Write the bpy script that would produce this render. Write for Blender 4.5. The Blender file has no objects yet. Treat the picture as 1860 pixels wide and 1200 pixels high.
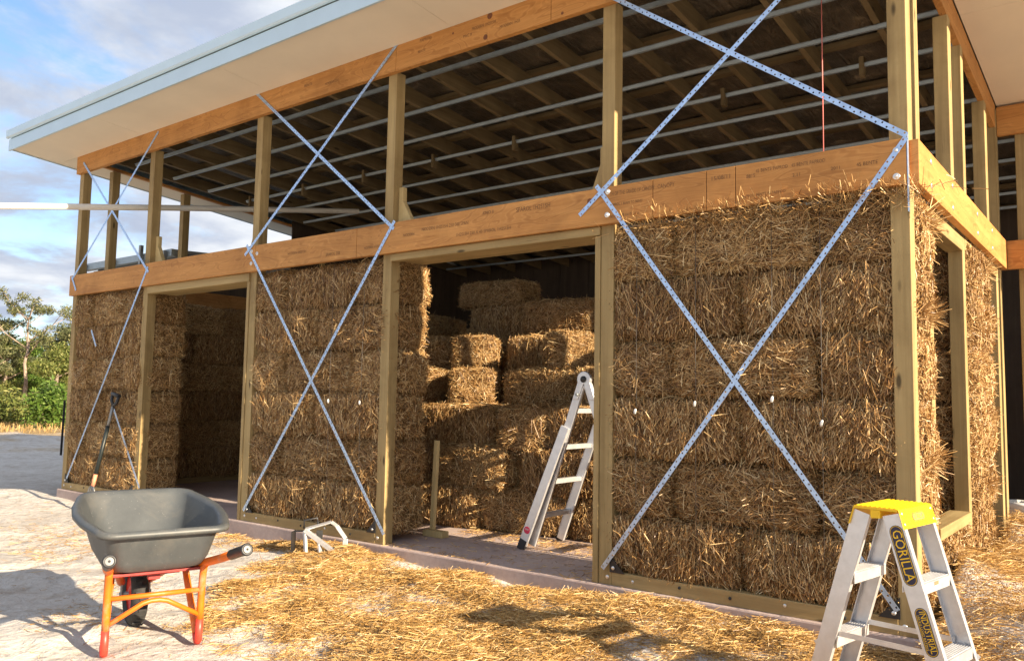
import bpy, math, random
import numpy as np
from mathutils import Vector, Matrix

R = math.radians
SC = bpy.context.scene
COL = SC.collection

# ------------------------------------------------------------------ camera
cam_d = bpy.data.cameras.new('camera')
cam = bpy.data.objects.new('camera', cam_d)
COL.objects.link(cam)
SC.camera = cam
_r = Vector((0.79154433, 0.61085988, 0.01754373))
_u = Vector((0.03654689, -0.07597447, 0.99643977))
_f = Vector((-0.61001795, 0.78808508, 0.08246218))
_m = Matrix((( _r.x, _u.x, -_f.x, 0.9974), (_r.y, _u.y, -_f.y, -4.8115), (_r.z, _u.z, -_f.z, 1.2079), (0, 0, 0, 1)))
cam.matrix_world = _m
cam_d.sensor_fit = 'HORIZONTAL'
cam_d.sensor_width = 36.0
cam_d.lens = 28.998
cam_d.clip_start = 0.05
cam_d.clip_end = 3000.0

# ------------------------------------------------------------------ sky, sun, exposure
SUN_EL, SUN_AZ = R(20.5), R(-1.2)          # azimuth measured from +x towards +y
sun_dir = Vector((math.cos(SUN_EL) * math.cos(SUN_AZ), math.cos(SUN_EL) * math.sin(SUN_AZ), math.sin(SUN_EL)))
SC.view_settings.view_transform = 'Standard'
SC.view_settings.look = 'None'
SC.view_settings.gamma = 1.0
SC.view_settings.use_curve_mapping = False
SC.view_settings.exposure = 1.42

wd = bpy.data.worlds.new('World')
SC.world = wd
wd.use_nodes = True
wn, wl = wd.node_tree.nodes, wd.node_tree.links
wn.clear()
w_out = wn.new('ShaderNodeOutputWorld')
w_bg = wn.new('ShaderNodeBackground')
w_bg.inputs['Strength'].default_value = 0.088
w_sky = wn.new('ShaderNodeTexSky')
w_sky.sky_type = 'NISHITA'
w_sky.sun_disc = False
w_sky.sun_elevation = SUN_EL
w_sky.sun_rotation = R(90.0) - SUN_AZ       # Nishita: 0 is +y, clockwise towards +x
w_sky.air_density = 1.0
w_sky.dust_density = 0.6
w_sky.ozone_density = 3.0
w_tc = wn.new('ShaderNodeTexCoord')
w_sep = wn.new('ShaderNodeSeparateXYZ')
wl.new(w_tc.outputs['Generated'], w_sep.inputs[0])
w_add = wn.new('ShaderNodeMath'); w_add.operation = 'ADD'; w_add.inputs[1].default_value = 0.22
w_abs = wn.new('ShaderNodeMath'); w_abs.operation = 'ABSOLUTE'
wl.new(w_sep.outputs['Z'], w_abs.inputs[0]); wl.new(w_abs.outputs[0], w_add.inputs[0])
w_div = wn.new('ShaderNodeVectorMath'); w_div.operation = 'DIVIDE'
w_cmb = wn.new('ShaderNodeCombineXYZ')
for k in range(3): wl.new(w_add.outputs[0], w_cmb.inputs[k])
wl.new(w_tc.outputs['Generated'], w_div.inputs[0]); wl.new(w_cmb.outputs[0], w_div.inputs[1])
def wnoise(scale, detail, rough, off, dist=0.0):
    mp = wn.new('ShaderNodeMapping'); mp.inputs['Location'].default_value = off
    n = wn.new('ShaderNodeTexNoise'); n.inputs['Scale'].default_value = scale
    n.inputs['Detail'].default_value = detail; n.inputs['Roughness'].default_value = rough
    n.inputs['Distortion'].default_value = dist
    wl.new(w_div.outputs[0], mp.inputs[0]); wl.new(mp.outputs[0], n.inputs['Vector'])
    return n
def wramp(src, a, b, c0=(0, 0, 0, 1), c1=(1, 1, 1, 1)):
    rp = wn.new('ShaderNodeValToRGB')
    rp.color_ramp.elements[0].position = a; rp.color_ramp.elements[1].position = b
    rp.color_ramp.elements[0].color = c0; rp.color_ramp.elements[1].color = c1
    rp.color_ramp.interpolation = 'EASE'
    wl.new(src, rp.inputs[0]); return rp
w_cov = wramp(wnoise(2.3, 8, 0.6, (0.35, 0.2, 0.0), 0.25).outputs['Fac'], 0.31, 0.52)
w_shade = wramp(wnoise(2.4, 6, 0.55, (4.1, 2.3, 1.0), 0.2).outputs['Fac'], 0.36, 0.66,
                (2.25, 2.55, 3.2, 1), (4.25, 4.35, 4.5, 1))
w_mix = wn.new('ShaderNodeMix'); w_mix.data_type = 'RGBA'
wl.new(w_cov.outputs[0], w_mix.inputs[0])
wl.new(w_sky.outputs[0], w_mix.inputs[6]); wl.new(w_shade.outputs[0], w_mix.inputs[7])
wl.new(w_mix.outputs[2], w_bg.inputs['Color']); wl.new(w_bg.outputs[0], w_out.inputs[0])

sun_d = bpy.data.lights.new('sun', 'SUN')
sun_d.energy = 5.0
sun_d.angle = R(0.53)
sun_d.color = (1.0, 0.83, 0.60)
sun = bpy.data.objects.new('sun', sun_d)
COL.objects.link(sun)
sun.rotation_euler = (-sun_dir).to_track_quat('-Z', 'Y').to_euler()
sun.location = (12, -3, 9)

rng = np.random.default_rng(7)
random.seed(7)

# ------------------------------------------------------------------ helpers
def link(o, parent=None):
    COL.objects.link(o)
    if parent is not None: o.parent = parent
    return o
def tag(o, label=None, cat=None, group=None, kind=None):
    if label: o['label'] = label
    if cat: o['category'] = cat
    if group: o['group'] = group
    if kind: o['kind'] = kind
    return o
def empty(name, loc=(0, 0, 0), rz=0.0):
    o = bpy.data.objects.new(name, None)
    o.empty_display_size = 0.1
    o.location = loc; o.rotation_euler = (0, 0, rz)
    return link(o)

class MB:
    """collects shapes into one mesh"""
    def __init__(s): s.v = []; s.f = []; s.m = []; s.smooth = []
    def raw(s, vs, fs, mi=0, smooth=False):
        b = len(s.v)
        s.v.extend([tuple(map(float, p)) for p in vs])
        for f in fs:
            s.f.append(tuple(int(i) + b for i in f)); s.m.append(mi); s.smooth.append(smooth)
        return s
    def box(s, x0, x1, y0, y1, z0, z1, mi=0):
        vs = [(x, y, z) for z in (z0, z1) for y in (y0, y1) for x in (x0, x1)]
        return s.raw(vs, [(0, 2, 3, 1), (4, 5, 7, 6), (0, 1, 5, 4), (2, 6, 7, 3), (0, 4, 6, 2), (1, 3, 7, 5)], mi)
    def bar(s, p0, p1, w, h, up=(0, 0, 1), mi=0, taper=1.0):
        """rectangular bar from p0 to p1; h along up, w across"""
        p0, p1 = Vector(p0), Vector(p1); d = (p1 - p0).normalized(); up = Vector(up)
        a = d.cross(up)
        if a.length < 1e-4: a = d.cross(Vector((0, 1, 0)))
        a.normalize(); b = a.cross(d).normalized()
        vs = []
        for p, t in ((p0, 1.0), (p1, taper)):
            for i, j in ((-1, -1), (1, -1), (1, 1), (-1, 1)):
                vs.append(p + a * (i * w * t / 2) + b * (j * h * t / 2))
        return s.raw(vs, [(3, 2, 1, 0), (4, 5, 6, 7), (0, 1, 5, 4), (1, 2, 6, 5), (2, 3, 7, 6), (3, 0, 4, 7)], mi)
    def tube(s, path, r, n=10, mi=0, closed=False, caps=True):
        path = [Vector(p) for p in path]; k = len(path)
        rr = r if isinstance(r, (list, tuple)) else [r] * k
        ref = None; vs = []
        for i, p in enumerate(path):
            if closed: d = (path[(i + 1) % k] - path[i - 1]).normalized()
            else: d = (path[min(i + 1, k - 1)] - path[max(i - 1, 0)]).normalized()
            if ref is None:
                ref = Vector((0, 0, 1)) if abs(d.z) < 0.9 else Vector((1, 0, 0))
            a = d.cross(ref).normalized(); b = a.cross(d).normalized(); ref = b
            for j in range(n):
                t = 2 * math.pi * j / n
                vs.append(p + (a * math.cos(t) + b * math.sin(t)) * rr[i])
        fs = []
        for i in range(k if closed else k - 1):
            for j in range(n):
                a0 = i * n + j; a1 = i * n + (j + 1) % n
                b0 = ((i + 1) % k) * n + j; b1 = ((i + 1) % k) * n + (j + 1) % n
                fs.append((a0, a1, b1, b0))
        s.raw(vs, fs, mi, True)
        if caps and not closed:
            b = len(s.v) - n * k
            s.f.append(tuple(b + j for j in reversed(range(n)))); s.m.append(mi); s.smooth.append(False)
            s.f.append(tuple(b + n * (k - 1) + j for j in range(n))); s.m.append(mi); s.smooth.append(False)
        return s
    def prism(s, poly, frame, depth, mi=0):
        """poly: (a,b) points; frame: (origin, ea, eb); extruded by depth along ea x eb"""
        o, ea, eb = [Vector(q) for q in frame]; nn = ea.cross(eb).normalized()
        n = len(poly)
        vs = [o + ea * a + eb * b for a, b in poly] + [o + ea * a + eb * b + nn * depth for a, b in poly]
        fs = [tuple(reversed(range(n))), tuple(range(n, 2 * n))]
        fs += [(i, (i + 1) % n, n + (i + 1) % n, n + i) for i in range(n)]
        return s.raw(vs, fs, mi)
    def lathe(s, prof, c, axis, n=24, mi=0):
        """prof: (radius, along axis)"""
        c = Vector(c); ax = Vector(axis).normalized()
        a = ax.cross(Vector((0, 0, 1)) if abs(ax.z) < 0.9 else Vector((1, 0, 0))).normalized(); b = ax.cross(a)
        vs = []
        for r_, h in prof:
            for j in range(n):
                t = 2 * math.pi * j / n
                vs.append(c + ax * h + (a * math.cos(t) + b * math.sin(t)) * r_)
        fs = []
        for i in range(len(prof) - 1):
            for j in range(n):
                fs.append((i * n + j, i * n + (j + 1) % n, (i + 1) * n + (j + 1) % n, (i + 1) * n + j))
        return s.raw(vs, fs, mi, True)
    def build(s, name, mats, parent=None, bevel=0.0, flip=False):
        me = bpy.data.meshes.new(name)
        me.from_pydata(s.v, [], s.f)
        for m in (mats if isinstance(mats, (list, tuple)) else [mats]): me.materials.append(m)
        me.polygons.foreach_set('material_index', s.m)
        me.polygons.foreach_set('use_smooth', s.smooth)
        me.update()
        o = bpy.data.objects.new(name, me)
        link(o, parent)
        if bevel:
            b = o.modifiers.new('bevel', 'BEVEL'); b.width = bevel; b.segments = 2; b.limit_method = 'ANGLE'
            b.angle_limit = R(50)
        return o

def np_mesh(name, V, F, mats, mi=None, smooth=False):
    me = bpy.data.meshes.new(name)
    V = np.asarray(V, np.float32); F = np.asarray(F, np.int32)
    k = F.shape[1]
    me.vertices.add(len(V)); me.vertices.foreach_set('co', V.ravel())
    me.loops.add(F.size); me.loops.foreach_set('vertex_index', F.ravel())
    me.polygons.add(len(F)); me.polygons.foreach_set('loop_start', np.arange(0, F.size, k, dtype=np.int32))
    for m in (mats if isinstance(mats, (list, tuple)) else [mats]): me.materials.append(m)
    if mi is not None: me.polygons.foreach_set('material_index', np.asarray(mi, np.int32))
    if smooth: me.polygons.foreach_set('use_smooth', np.ones(len(F), bool))
    me.update(calc_edges=True)
    return me

def text_part(name, body, size, origin, ex, ey, mat, parent, sx=1.0, align='LEFT'):
    """flat lettering on a surface: text x runs along ex, text y along ey"""
    cu = bpy.data.curves.new(name, 'FONT')
    cu.body = body; cu.size = size; cu.align_x = align; cu.align_y = 'CENTER'
    cu.resolution_u = 2
    tmp = bpy.data.objects.new('tmp_text', cu); COL.objects.link(tmp)
    dg = bpy.context.evaluated_depsgraph_get()
    me = bpy.data.meshes.new_from_object(tmp.evaluated_get(dg))
    bpy.data.objects.remove(tmp); bpy.data.curves.remove(cu)
    ex, ey, o = Vector(ex).normalized(), Vector(ey).normalized(), Vector(origin)
    for v in me.vertices:
        c = v.co.copy(); v.co = o + ex * (c.x * sx) + ey * c.y
    me.materials.clear(); me.materials.append(mat); me.update()
    ob = bpy.data.objects.new(name, me)
    return link(ob, parent)

# ------------------------------------------------------------------ materials
def mat(name):
    m = bpy.data.materials.new(name); m.use_nodes = True
    nt = m.node_tree; b = nt.nodes['Principled BSDF']
    return m, nt.nodes, nt.links, b
def ramp(n, l, src, stops, interp='LINEAR'):
    rp = n.new('ShaderNodeValToRGB'); cr = rp.color_ramp; cr.interpolation = interp
    while len(cr.elements) < len(stops): cr.elements.new(0.5)
    for e, (p, c) in zip(cr.elements, stops):
        e.position = p; e.color = (*c, 1) if len(c) == 3 else c
    l.new(src, rp.inputs[0]); return rp.outputs[0]
def mixc(n, l, a, b, fac=0.5, blend='MIX'):
    mx = n.new('ShaderNodeMix'); mx.data_type = 'RGBA'; mx.blend_type = blend
    for sock, v in ((mx.inputs[6], a), (mx.inputs[7], b), (mx.inputs[0], fac)):
        if hasattr(v, 'is_linked') or isinstance(v, bpy.types.NodeSocket): l.new(v, sock)
        elif isinstance(v, (int, float)): sock.default_value = v
        else: sock.default_value = (*v, 1)
    return mx.outputs[2]
def noise(n, l, vec, scale, detail=4, rough=0.5, dist=0.0):
    t = n.new('ShaderNodeTexNoise'); t.inputs['Scale'].default_value = scale
    t.inputs['Detail'].default_value = detail; t.inputs['Roughness'].default_value = rough
    t.inputs['Distortion'].default_value = dist
    if vec is not None: l.new(vec, t.inputs['Vector'])
    return t.outputs['Fac']
def coords(n, l, scale=(1, 1, 1), kind='Object', loc=(0, 0, 0)):
    tc = n.new('ShaderNodeTexCoord'); mp = n.new('ShaderNodeMapping')
    mp.inputs['Scale'].default_value = scale; mp.inputs['Location'].default_value = loc
    l.new(tc.outputs[kind], mp.inputs[0]); return mp.outputs[0]
def bump(n, l, b, h, strength=0.3, dist=0.01):
    bp = n.new('ShaderNodeBump'); bp.inputs['Strength'].default_value = strength
    bp.inputs['Distance'].default_value = dist
    l.new(h, bp.inputs['Height']); l.new(bp.outputs[0], b.inputs['Normal'])

def plain(name, col, rough=0.5, metal=0.0, var=0.12, scale=6.0, spec=0.5):
    m, n, l, b = mat(name)
    v = noise(n, l, coords(n, l), scale, 5, 0.6)
    c = ramp(n, l, v, [(0.3, tuple(x * (1 - var) for x in col)), (0.7, tuple(min(1, x * (1 + var)) for x in col))])
    l.new(c, b.inputs['Base Color'])
    rr = n.new('ShaderNodeMapRange'); rr.inputs[3].default_value = max(0, rough - 0.08); rr.inputs[4].default_value = min(1, rough + 0.08)
    l.new(v, rr.inputs[0]); l.new(rr.outputs[0], b.inputs['Roughness'])
    b.inputs['Metallic'].default_value = metal
    b.inputs['Specular IOR Level'].default_value = spec
    return m

def wood(name, axis, pale, mid, dark, fig=0.0, knots=True):
    m, n, l, b = mat(name)
    st = [34.0, 34.0, 34.0]; st[axis] = 1.1
    v = coords(n, l, tuple(st))
    g = noise(n, l, v, 1.0, 6, 0.6, 0.6)
    st2 = [7.0, 7.0, 7.0]; st2[axis] = 0.55
    v2 = coords(n, l, tuple(st2), loc=(3, 1, 2))
    g2 = noise(n, l, v2, 1.0, 3, 0.5, 1.2 + fig * 3)
    c1 = ramp(n, l, g, [(0.25, dark), (0.5, mid), (0.78, pale)])
    c2 = ramp(n, l, g2, [(0.3, dark), (0.52, mid), (0.75, pale)])
    c = mixc(n, l, c1, c2, 0.5)
    if fig:      # rotary-peeled face veneer: closed contour figure
        st3 = [3.4, 3.4, 6.5]; st3[axis] = 1.5
        v3 = coords(n, l, tuple(st3), loc=(9, 4, 6))
        g3 = noise(n, l, v3, 1.0, 2, 0.4, 0.5)
        mm = n.new('ShaderNodeMath'); mm.operation = 'MULTIPLY'; mm.inputs[1].default_value = 60
        l.new(g3, mm.inputs[0])
        sn = n.new('ShaderNodeMath'); sn.operation = 'SINE'; l.new(mm.outputs[0], sn.inputs[0])
        c3 = ramp(n, l, sn.outputs[0], [(0.0, mid), (0.55, pale), (0.95, dark)])
        c = mixc(n, l, c, c3, 0.32)
    if knots:
        vs = [6.5, 6.5, 6.5]; vs[axis] = 2.1
        vo = n.new('ShaderNodeTexVoronoi'); vo.inputs['Scale'].default_value = 1.0
        l.new(coords(n, l, tuple(vs), loc=(0.3, 0.7, 0.2)), vo.inputs['Vector'])
        k = ramp(n, l, vo.outputs['Distance'], [(0.055, (1, 1, 1)), (0.115, (0, 0, 0))])
        c = mixc(n, l, c, tuple(x * 0.42 for x in dark), k)
    stn = noise(n, l, coords(n, l, (1, 1, 1), loc=(5, 2, 8)), 2.2, 5, 0.65, 0.4)
    c = mixc(n, l, c, ramp(n, l, stn, [(0.3, (0.70, 0.66, 0.62)), (0.55, (1, 1, 1))]), 0.75, 'MULTIPLY')
    chk = noise(n, l, coords(n, l, tuple(3.0 if i == axis else 160.0 for i in range(3))), 1.0, 2, 0.5)
    c = mixc(n, l, c, tuple(x * 0.5 for x in dark), ramp(n, l, chk, [(0.70, (0, 0, 0)), (0.74, (0.8, 0.8, 0.8))]))
    l.new(c, b.inputs['Base Color'])
    b.inputs['Roughness'].default_value = 0.62
    b.inputs['Specular IOR Level'].default_value = 0.3
    bump(n, l, b, g, 0.25, 0.002)
    return m

PINE = ((0.50, 0.37, 0.175), (0.38, 0.27, 0.118), (0.24, 0.162, 0.066))
LVL = ((0.66, 0.345, 0.115), (0.51, 0.24, 0.07), (0.34, 0.14, 0.038))
DRK = ((0.25, 0.19, 0.10), (0.185, 0.135, 0.068), (0.12, 0.085, 0.042))
M = {}
for i, a in enumerate('xyz'):
    M['pine_' + a] = wood('pine_' + a, i, *PINE)
    M['lvl_' + a] = wood('lvl_' + a, i, *LVL, fig=0.4, knots=False)
    M['rafter_' + a] = wood('rafter_' + a, i, *DRK)
M['pale_pine'] = wood('pale_pine', 2, (0.72, 0.58, 0.30), (0.62, 0.47, 0.22), (0.5, 0.36, 0.16))
M['ink'] = plain('ink', (0.17, 0.085, 0.035), 0.8, var=0.5, scale=60)
M['seam'] = plain('seam', (0.05, 0.028, 0.014), 0.9)
M['knot'] = plain('knot', (0.16, 0.055, 0.022), 0.7, var=0.4, scale=80)
M['galv_sky_tint'] = plain('galv_sky_tint', (0.47, 0.62, 0.86), 0.36, 0.75, 0.15, 25)  # blue of the reflected sky put into the steel colour
M['batten'] = plain('batten', (0.34, 0.40, 0.44), 0.45, 0.6, 0.12, 12)
M['alu'] = plain('alu', (0.68, 0.68, 0.69), 0.36, 0.6, 0.10, 18)
M['bolt'] = plain('bolt', (0.75, 0.76, 0.76), 0.35, 0.8, 0.1, 90)
M['fascia'] = plain('fascia', (0.52, 0.66, 0.76), 0.35, 0.15, 0.04, 3)
M['soffit'] = plain('soffit', (0.76, 0.67, 0.53), 0.75, 0, 0.05, 1.4)
M['roof_sheet'] = plain('roof_sheet', (0.45, 0.5, 0.52), 0.4, 0.5, 0.08, 2)
M['black_plastic'] = plain('black_plastic', (0.022, 0.022, 0.024), 0.42)
M['rubber'] = plain('rubber', (0.03, 0.03, 0.03), 0.8, var=0.3, scale=30)
M['dark_boards'] = wood('dark_boards', 2, (0.10, 0.075, 0.05), (0.07, 0.05, 0.035), (0.045, 0.032, 0.022))  # near-black tone stands in for shade inside the house
M['white_plastic'] = plain('white_plastic', (0.80, 0.80, 0.78), 0.4)
M['pvc'] = plain('pvc', (0.72, 0.69, 0.62), 0.35, var=0.04)
M['orange_paint'] = plain('orange_paint', (0.80, 0.19, 0.01), 0.3, var=0.08, scale=30)
def mk_paint(name, col):
    m, n, l, b = mat(name)
    v = coords(n, l)
    a = noise(n, l, v, 9, 5, 0.6); d = noise(n, l, v, 45, 5, 0.75)
    c = ramp(n, l, a, [(0.3, tuple(x * 0.8 for x in col)), (0.7, col)])
    c = mixc(n, l, c, (0.07, 0.045, 0.035), ramp(n, l, d, [(0.64, (0, 0, 0)), (0.69, (1, 1, 1))]))
    c = mixc(n, l, c, (0.45, 0.38, 0.30), ramp(n, l, noise(n, l, v, 6, 6, 0.75), [(0.52, (0, 0, 0)), (0.8, (0.7, 0.7, 0.7))]))
    l.new(c, b.inputs['Base Color']); b.inputs['Roughness'].default_value = 0.42
    bump(n, l, b, d, 0.15, 0.002)
    return m
M['orange_paint'] = mk_paint('orange_paint_worn', (0.80, 0.165, 0.009))
M['red_paint'] = plain('red_paint', (0.72, 0.05, 0.03), 0.4, var=0.15, scale=40)
M['dark_red'] = plain('dark_red', (0.30, 0.03, 0.025), 0.5, var=0.3, scale=30)
M['yellow'] = plain('yellow', (0.90, 0.55, 0.01), 0.4, var=0.04, scale=12)
M['navy'] = plain('navy', (0.02, 0.018, 0.05), 0.4)
M['sticker_red'] = plain('sticker_red', (0.75, 0.04, 0.10), 0.4)
M['sticker_orange'] = plain('sticker_orange', (0.75, 0.18, 0.10), 0.5)
M['pink_string'] = plain('pink_string', (0.85, 0.25, 0.22), 0.7)
M['twine'] = plain('twine', (0.30, 0.19, 0.09), 0.8)
M['wire'] = plain('wire', (0.10, 0.09, 0.08), 0.5, 0.4)
M['concrete'] = None
M['grey_plastic'] = plain('grey_plastic', (0.22, 0.22, 0.22), 0.5)
M['green_shaft'] = plain('green_shaft', (0.012, 0.018, 0.018), 0.45)
M['steel'] = plain('steel', (0.30, 0.31, 0.31), 0.45, 0.7)
M['bark'] = plain('bark', (0.30, 0.23, 0.18), 0.9, var=0.45, scale=4)

def mk_concrete():
    m, n, l, b = mat('concrete')
    v = coords(n, l)
    a = noise(n, l, v, 1.7, 6, 0.6); d = noise(n, l, v, 26, 5, 0.7)
    c = ramp(n, l, a, [(0.3, (0.42, 0.32, 0.29)), (0.7, (0.56, 0.45, 0.41))])
    c = mixc(n, l, c, ramp(n, l, d, [(0.3, (0.5, 0.45, 0.42)), (0.7, (1, 1, 1))]), 0.35, 'MULTIPLY')
    l.new(c, b.inputs['Base Color']); b.inputs['Roughness'].default_value = 0.8
    bump(n, l, b, d, 0.3, 0.004)
    return m
M['concrete'] = mk_concrete()

def mk_tray():
    m, n, l, b = mat('tray_plastic')
    v = coords(n, l)
    a = noise(n, l, v, 5, 6, 0.65); d = noise(n, l, v, 60, 4, 0.7)
    c = ramp(n, l, a, [(0.3, (0.052, 0.058, 0.062)), (0.7, (0.080, 0.087, 0.090))])
    c = mixc(n, l, c, (0.30, 0.27, 0.23), ramp(n, l, d, [(0.66, (0, 0, 0)), (0.8, (0.3, 0.3, 0.3))]))
    dm = noise(n, l, v, 3.1, 5, 0.7, 0.5)
    c = mixc(n, l, c, (0.20, 0.18, 0.15), ramp(n, l, dm, [(0.5, (0, 0, 0)), (0.78, (0.4, 0.4, 0.4))]))
    sc_ = noise(n, l, coords(n, l, (8, 60, 90)), 1, 3, 0.6)
    c = mixc(n, l, c, (0.20, 0.20, 0.20), ramp(n, l, sc_, [(0.66, (0, 0, 0)), (0.72, (0.5, 0.5, 0.5))]))
    l.new(c, b.inputs['Base Color']); b.inputs['Roughness'].default_value = 0.48
    bump(n, l, b, d, 0.12, 0.002)
    return m
M['tray'] = mk_tray()

def mk_foil():
    m, n, l, b = mat('roof_foil')
    v = coords(n, l, (1, 1, 1))
    a = noise(n, l, v, 3.5, 6, 0.65, 0.8); d = noise(n, l, coords(n, l, (14, 3, 3)), 1, 5, 0.6, 1.0)
    c = ramp(n, l, a, [(0.35, (0.10, 0.085, 0.065)), (0.6, (0.21, 0.175, 0.13)), (0.75, (0.55, 0.45, 0.3))])  # palest stop paints golden glints into the foil colour
    l.new(c, b.inputs['Base Color'])
    b.inputs['Metallic'].default_value = 0.6; b.inputs['Roughness'].default_value = 0.42
    bump(n, l, b, d, 0.9, 0.06)
    return m
M['foil'] = mk_foil()

def mk_straw(name, stops, spec=0.45):
    m, n, l, b = mat(name)
    g = n.new('ShaderNodeNewGeometry')
    oi = n.new('ShaderNodeObjectInfo')
    c = ramp(n, l, g.outputs['Random Per Island'], stops)
    ov = ramp(n, l, oi.outputs['Random'], [(0.0, (0.66, 0.60, 0.54)), (0.5, (0.9, 0.87, 0.84)), (1.0, (1.0, 1.0, 1.0))])
    c = mixc(n, l, c, ov, 0.8, 'MULTIPLY')
    l.new(c, b.inputs['Base Color'])
    b.inputs['Roughness'].default_value = 0.42
    b.inputs['Specular IOR Level'].default_value = spec
    return m
M['straw_pale'] = mk_straw('straw_pale', [(0.0, (0.16, 0.078, 0.025)), (0.2, (0.38, 0.215, 0.08)), (0.6, (0.58, 0.37, 0.155)), (0.85, (0.72, 0.51, 0.245)), (1.0, (0.88, 0.70, 0.40))])
M['straw_brown'] = mk_straw('straw_brown', [(0.0, (0.10, 0.044, 0.014)), (0.35, (0.28, 0.145, 0.048)), (0.75, (0.47, 0.275, 0.10)), (1.0, (0.82, 0.61, 0.31))])
M['straw_gold'] = mk_straw('straw_gold', [(0.0, (0.20, 0.10, 0.03)), (0.35, (0.46, 0.265, 0.08)), (0.8, (0.62, 0.39, 0.14)), (1.0, (0.84, 0.66, 0.36))])
def mk_core():
    m, n, l, b = mat('straw_core')
    v = coords(n, l, (1, 1, 1))
    a = noise(n, l, v, 14, 6, 0.75, 0.6)
    c = ramp(n, l, a, [(0.3, (0.045, 0.02, 0.006)), (0.7, (0.17, 0.085, 0.028))])  # coloured dark so the gaps between stems look shaded
    l.new(c, b.inputs['Base Color']); b.inputs['Roughness'].default_value = 0.9
    bump(n, l, b, noise(n, l, v, 60, 4, 0.7), 0.8, 0.012)
    return m
M['straw_core'] = mk_core()

def mk_sand():
    m, n, l, b = mat('sand')
    v = coords(n, l)
    a = noise(n, l, v, 0.9, 6, 0.6); d = noise(n, l, v, 9.0, 6, 0.65, 0.4); e = noise(n, l, v, 150, 3, 0.6)
    c = ramp(n, l, a, [(0.3, (0.54, 0.505, 0.465)), (0.65, (0.64, 0.605, 0.565))])
    c = mixc(n, l, c, ramp(n, l, d, [(0.36, (0.70, 0.62, 0.54)), (0.5, (1, 1, 1))]), 0.55, 'MULTIPLY')
    sk = noise(n, l, v, 38, 4, 0.75)
    c = mixc(n, l, c, (0.30, 0.23, 0.16), ramp(n, l, sk, [(0.60, (0, 0, 0)), (0.70, (0.7, 0.7, 0.7))]))
    c = mixc(n, l, c, ramp(n, l, noise(n, l, v, 3.2, 5, 0.7, 0.6), [(0.35, (0.74, 0.70, 0.66)), (0.55, (1, 1, 1))]), 0.6, 'MULTIPLY')
    # dry grass and litter away from the building (x below about -26)
    sp = n.new('ShaderNodeSeparateXYZ'); l.new(v, sp.inputs[0])
    mr = n.new('ShaderNodeMapRange'); mr.inputs[1].default_value = -16.0; mr.inputs[2].default_value = -26.5
    mr.inputs[3].default_value = -0.55; mr.inputs[4].default_value = 1.1
    l.new(sp.outputs['X'], mr.inputs[0])
    ad = n.new('ShaderNodeMath'); ad.operation = 'ADD'; ad.use_clamp = True
    nm = n.new('ShaderNodeMapRange'); nm.inputs[1].default_value = 0.3; nm.inputs[2].default_value = 0.7
    nm.inputs[3].default_value = -0.6; nm.inputs[4].default_value = 0.75
    l.new(a, nm.inputs[0]); l.new(mr.outputs[0], ad.inputs[0]); l.new(nm.outputs[0], ad.inputs[1])
    c = mixc(n, l, c, ramp(n, l, d, [(0.3, (0.24, 0.155, 0.07)), (0.7, (0.46, 0.32, 0.15))]), ad.outputs[0])
    l.new(c, b.inputs['Base Color']); b.inputs['Roughness'].default_value = 0.92
    b.inputs['Specular IOR Level'].default_value = 0.2
    h = n.new('ShaderNodeMath'); h.operation = 'MULTIPLY_ADD'; h.inputs[1].default_value = 0.06
    l.new(e, h.inputs[0]); l.new(d, h.inputs[2])
    bump(n, l, b, h.outputs[0], 1.0, 0.05)
    return m
M['sand'] = mk_sand()

def mk_leaf(name, cols):
    m, n, l, b = mat(name)
    g = n.new('ShaderNodeNewGeometry')
    c = ramp(n, l, g.outputs['Random Per Island'], cols)
    l.new(c, b.inputs['Base Color']); b.inputs['Roughness'].default_value = 0.5
    b.inputs['Specular IOR Level'].default_value = 0.3
    tr = n.new('ShaderNodeBsdfTranslucent'); l.new(c, tr.inputs['Color'])
    mx = n.new('ShaderNodeMixShader'); mx.inputs[0].default_value = 0.3
    l.new(b.outputs[0], mx.inputs[1]); l.new(tr.outputs[0], mx.inputs[2])
    l.new(mx.outputs[0], n['Material Output'].inputs['Surface'])
    return m
M['leaf_olive'] = mk_leaf('leaf_olive', [(0, (0.07, 0.085, 0.035)), (0.6, (0.15, 0.165, 0.07)), (1, (0.30, 0.28, 0.13))])
M['leaf_green'] = mk_leaf('leaf_green', [(0, (0.05, 0.10, 0.015)), (0.6, (0.11, 0.19, 0.03)), (1, (0.2, 0.28, 0.06))])
M['leaf_yellow'] = mk_leaf('leaf_yellow', [(0, (0.09, 0.12, 0.03)), (0.6, (0.17, 0.20, 0.05)), (1, (0.30, 0.29, 0.09))])
M['dry_grass'] = mk_leaf('dry_grass', [(0, (0.32, 0.2, 0.07)), (1, (0.6, 0.42, 0.18))])

# ------------------------------------------------------------------ terrain
def vnoise(x, y, s, seed):
    """smooth value noise on arrays"""
    x = np.asarray(x, float) / s; y = np.asarray(y, float) / s
    xi = np.floor(x).astype(np.int64); yi = np.floor(y).astype(np.int64)
    fx = x - xi; fy = y - yi; fx = fx * fx * (3 - 2 * fx); fy = fy * fy * (3 - 2 * fy)
    def h(i, j):
        k = (i * 374761393 + j * 668265263 + seed * 974634777) & 0x7fffffff
        k = ((k ^ (k >> 13)) * 1274126177) & 0x7fffffff
        return ((k ^ (k >> 16)) & 0xffff) / 65535.0
    a = h(xi, yi); b = h(xi + 1, yi); c = h(xi, yi + 1); d = h(xi + 1, yi + 1)
    return (a * (1 - fx) + b * fx) * (1 - fy) + (c * (1 - fx) + d * fx) * fy - 0.5
def sstep(a, b, x):
    t = np.clip((x - a) / (b - a), 0, 1); return t * t * (3 - 2 * t)
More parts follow.
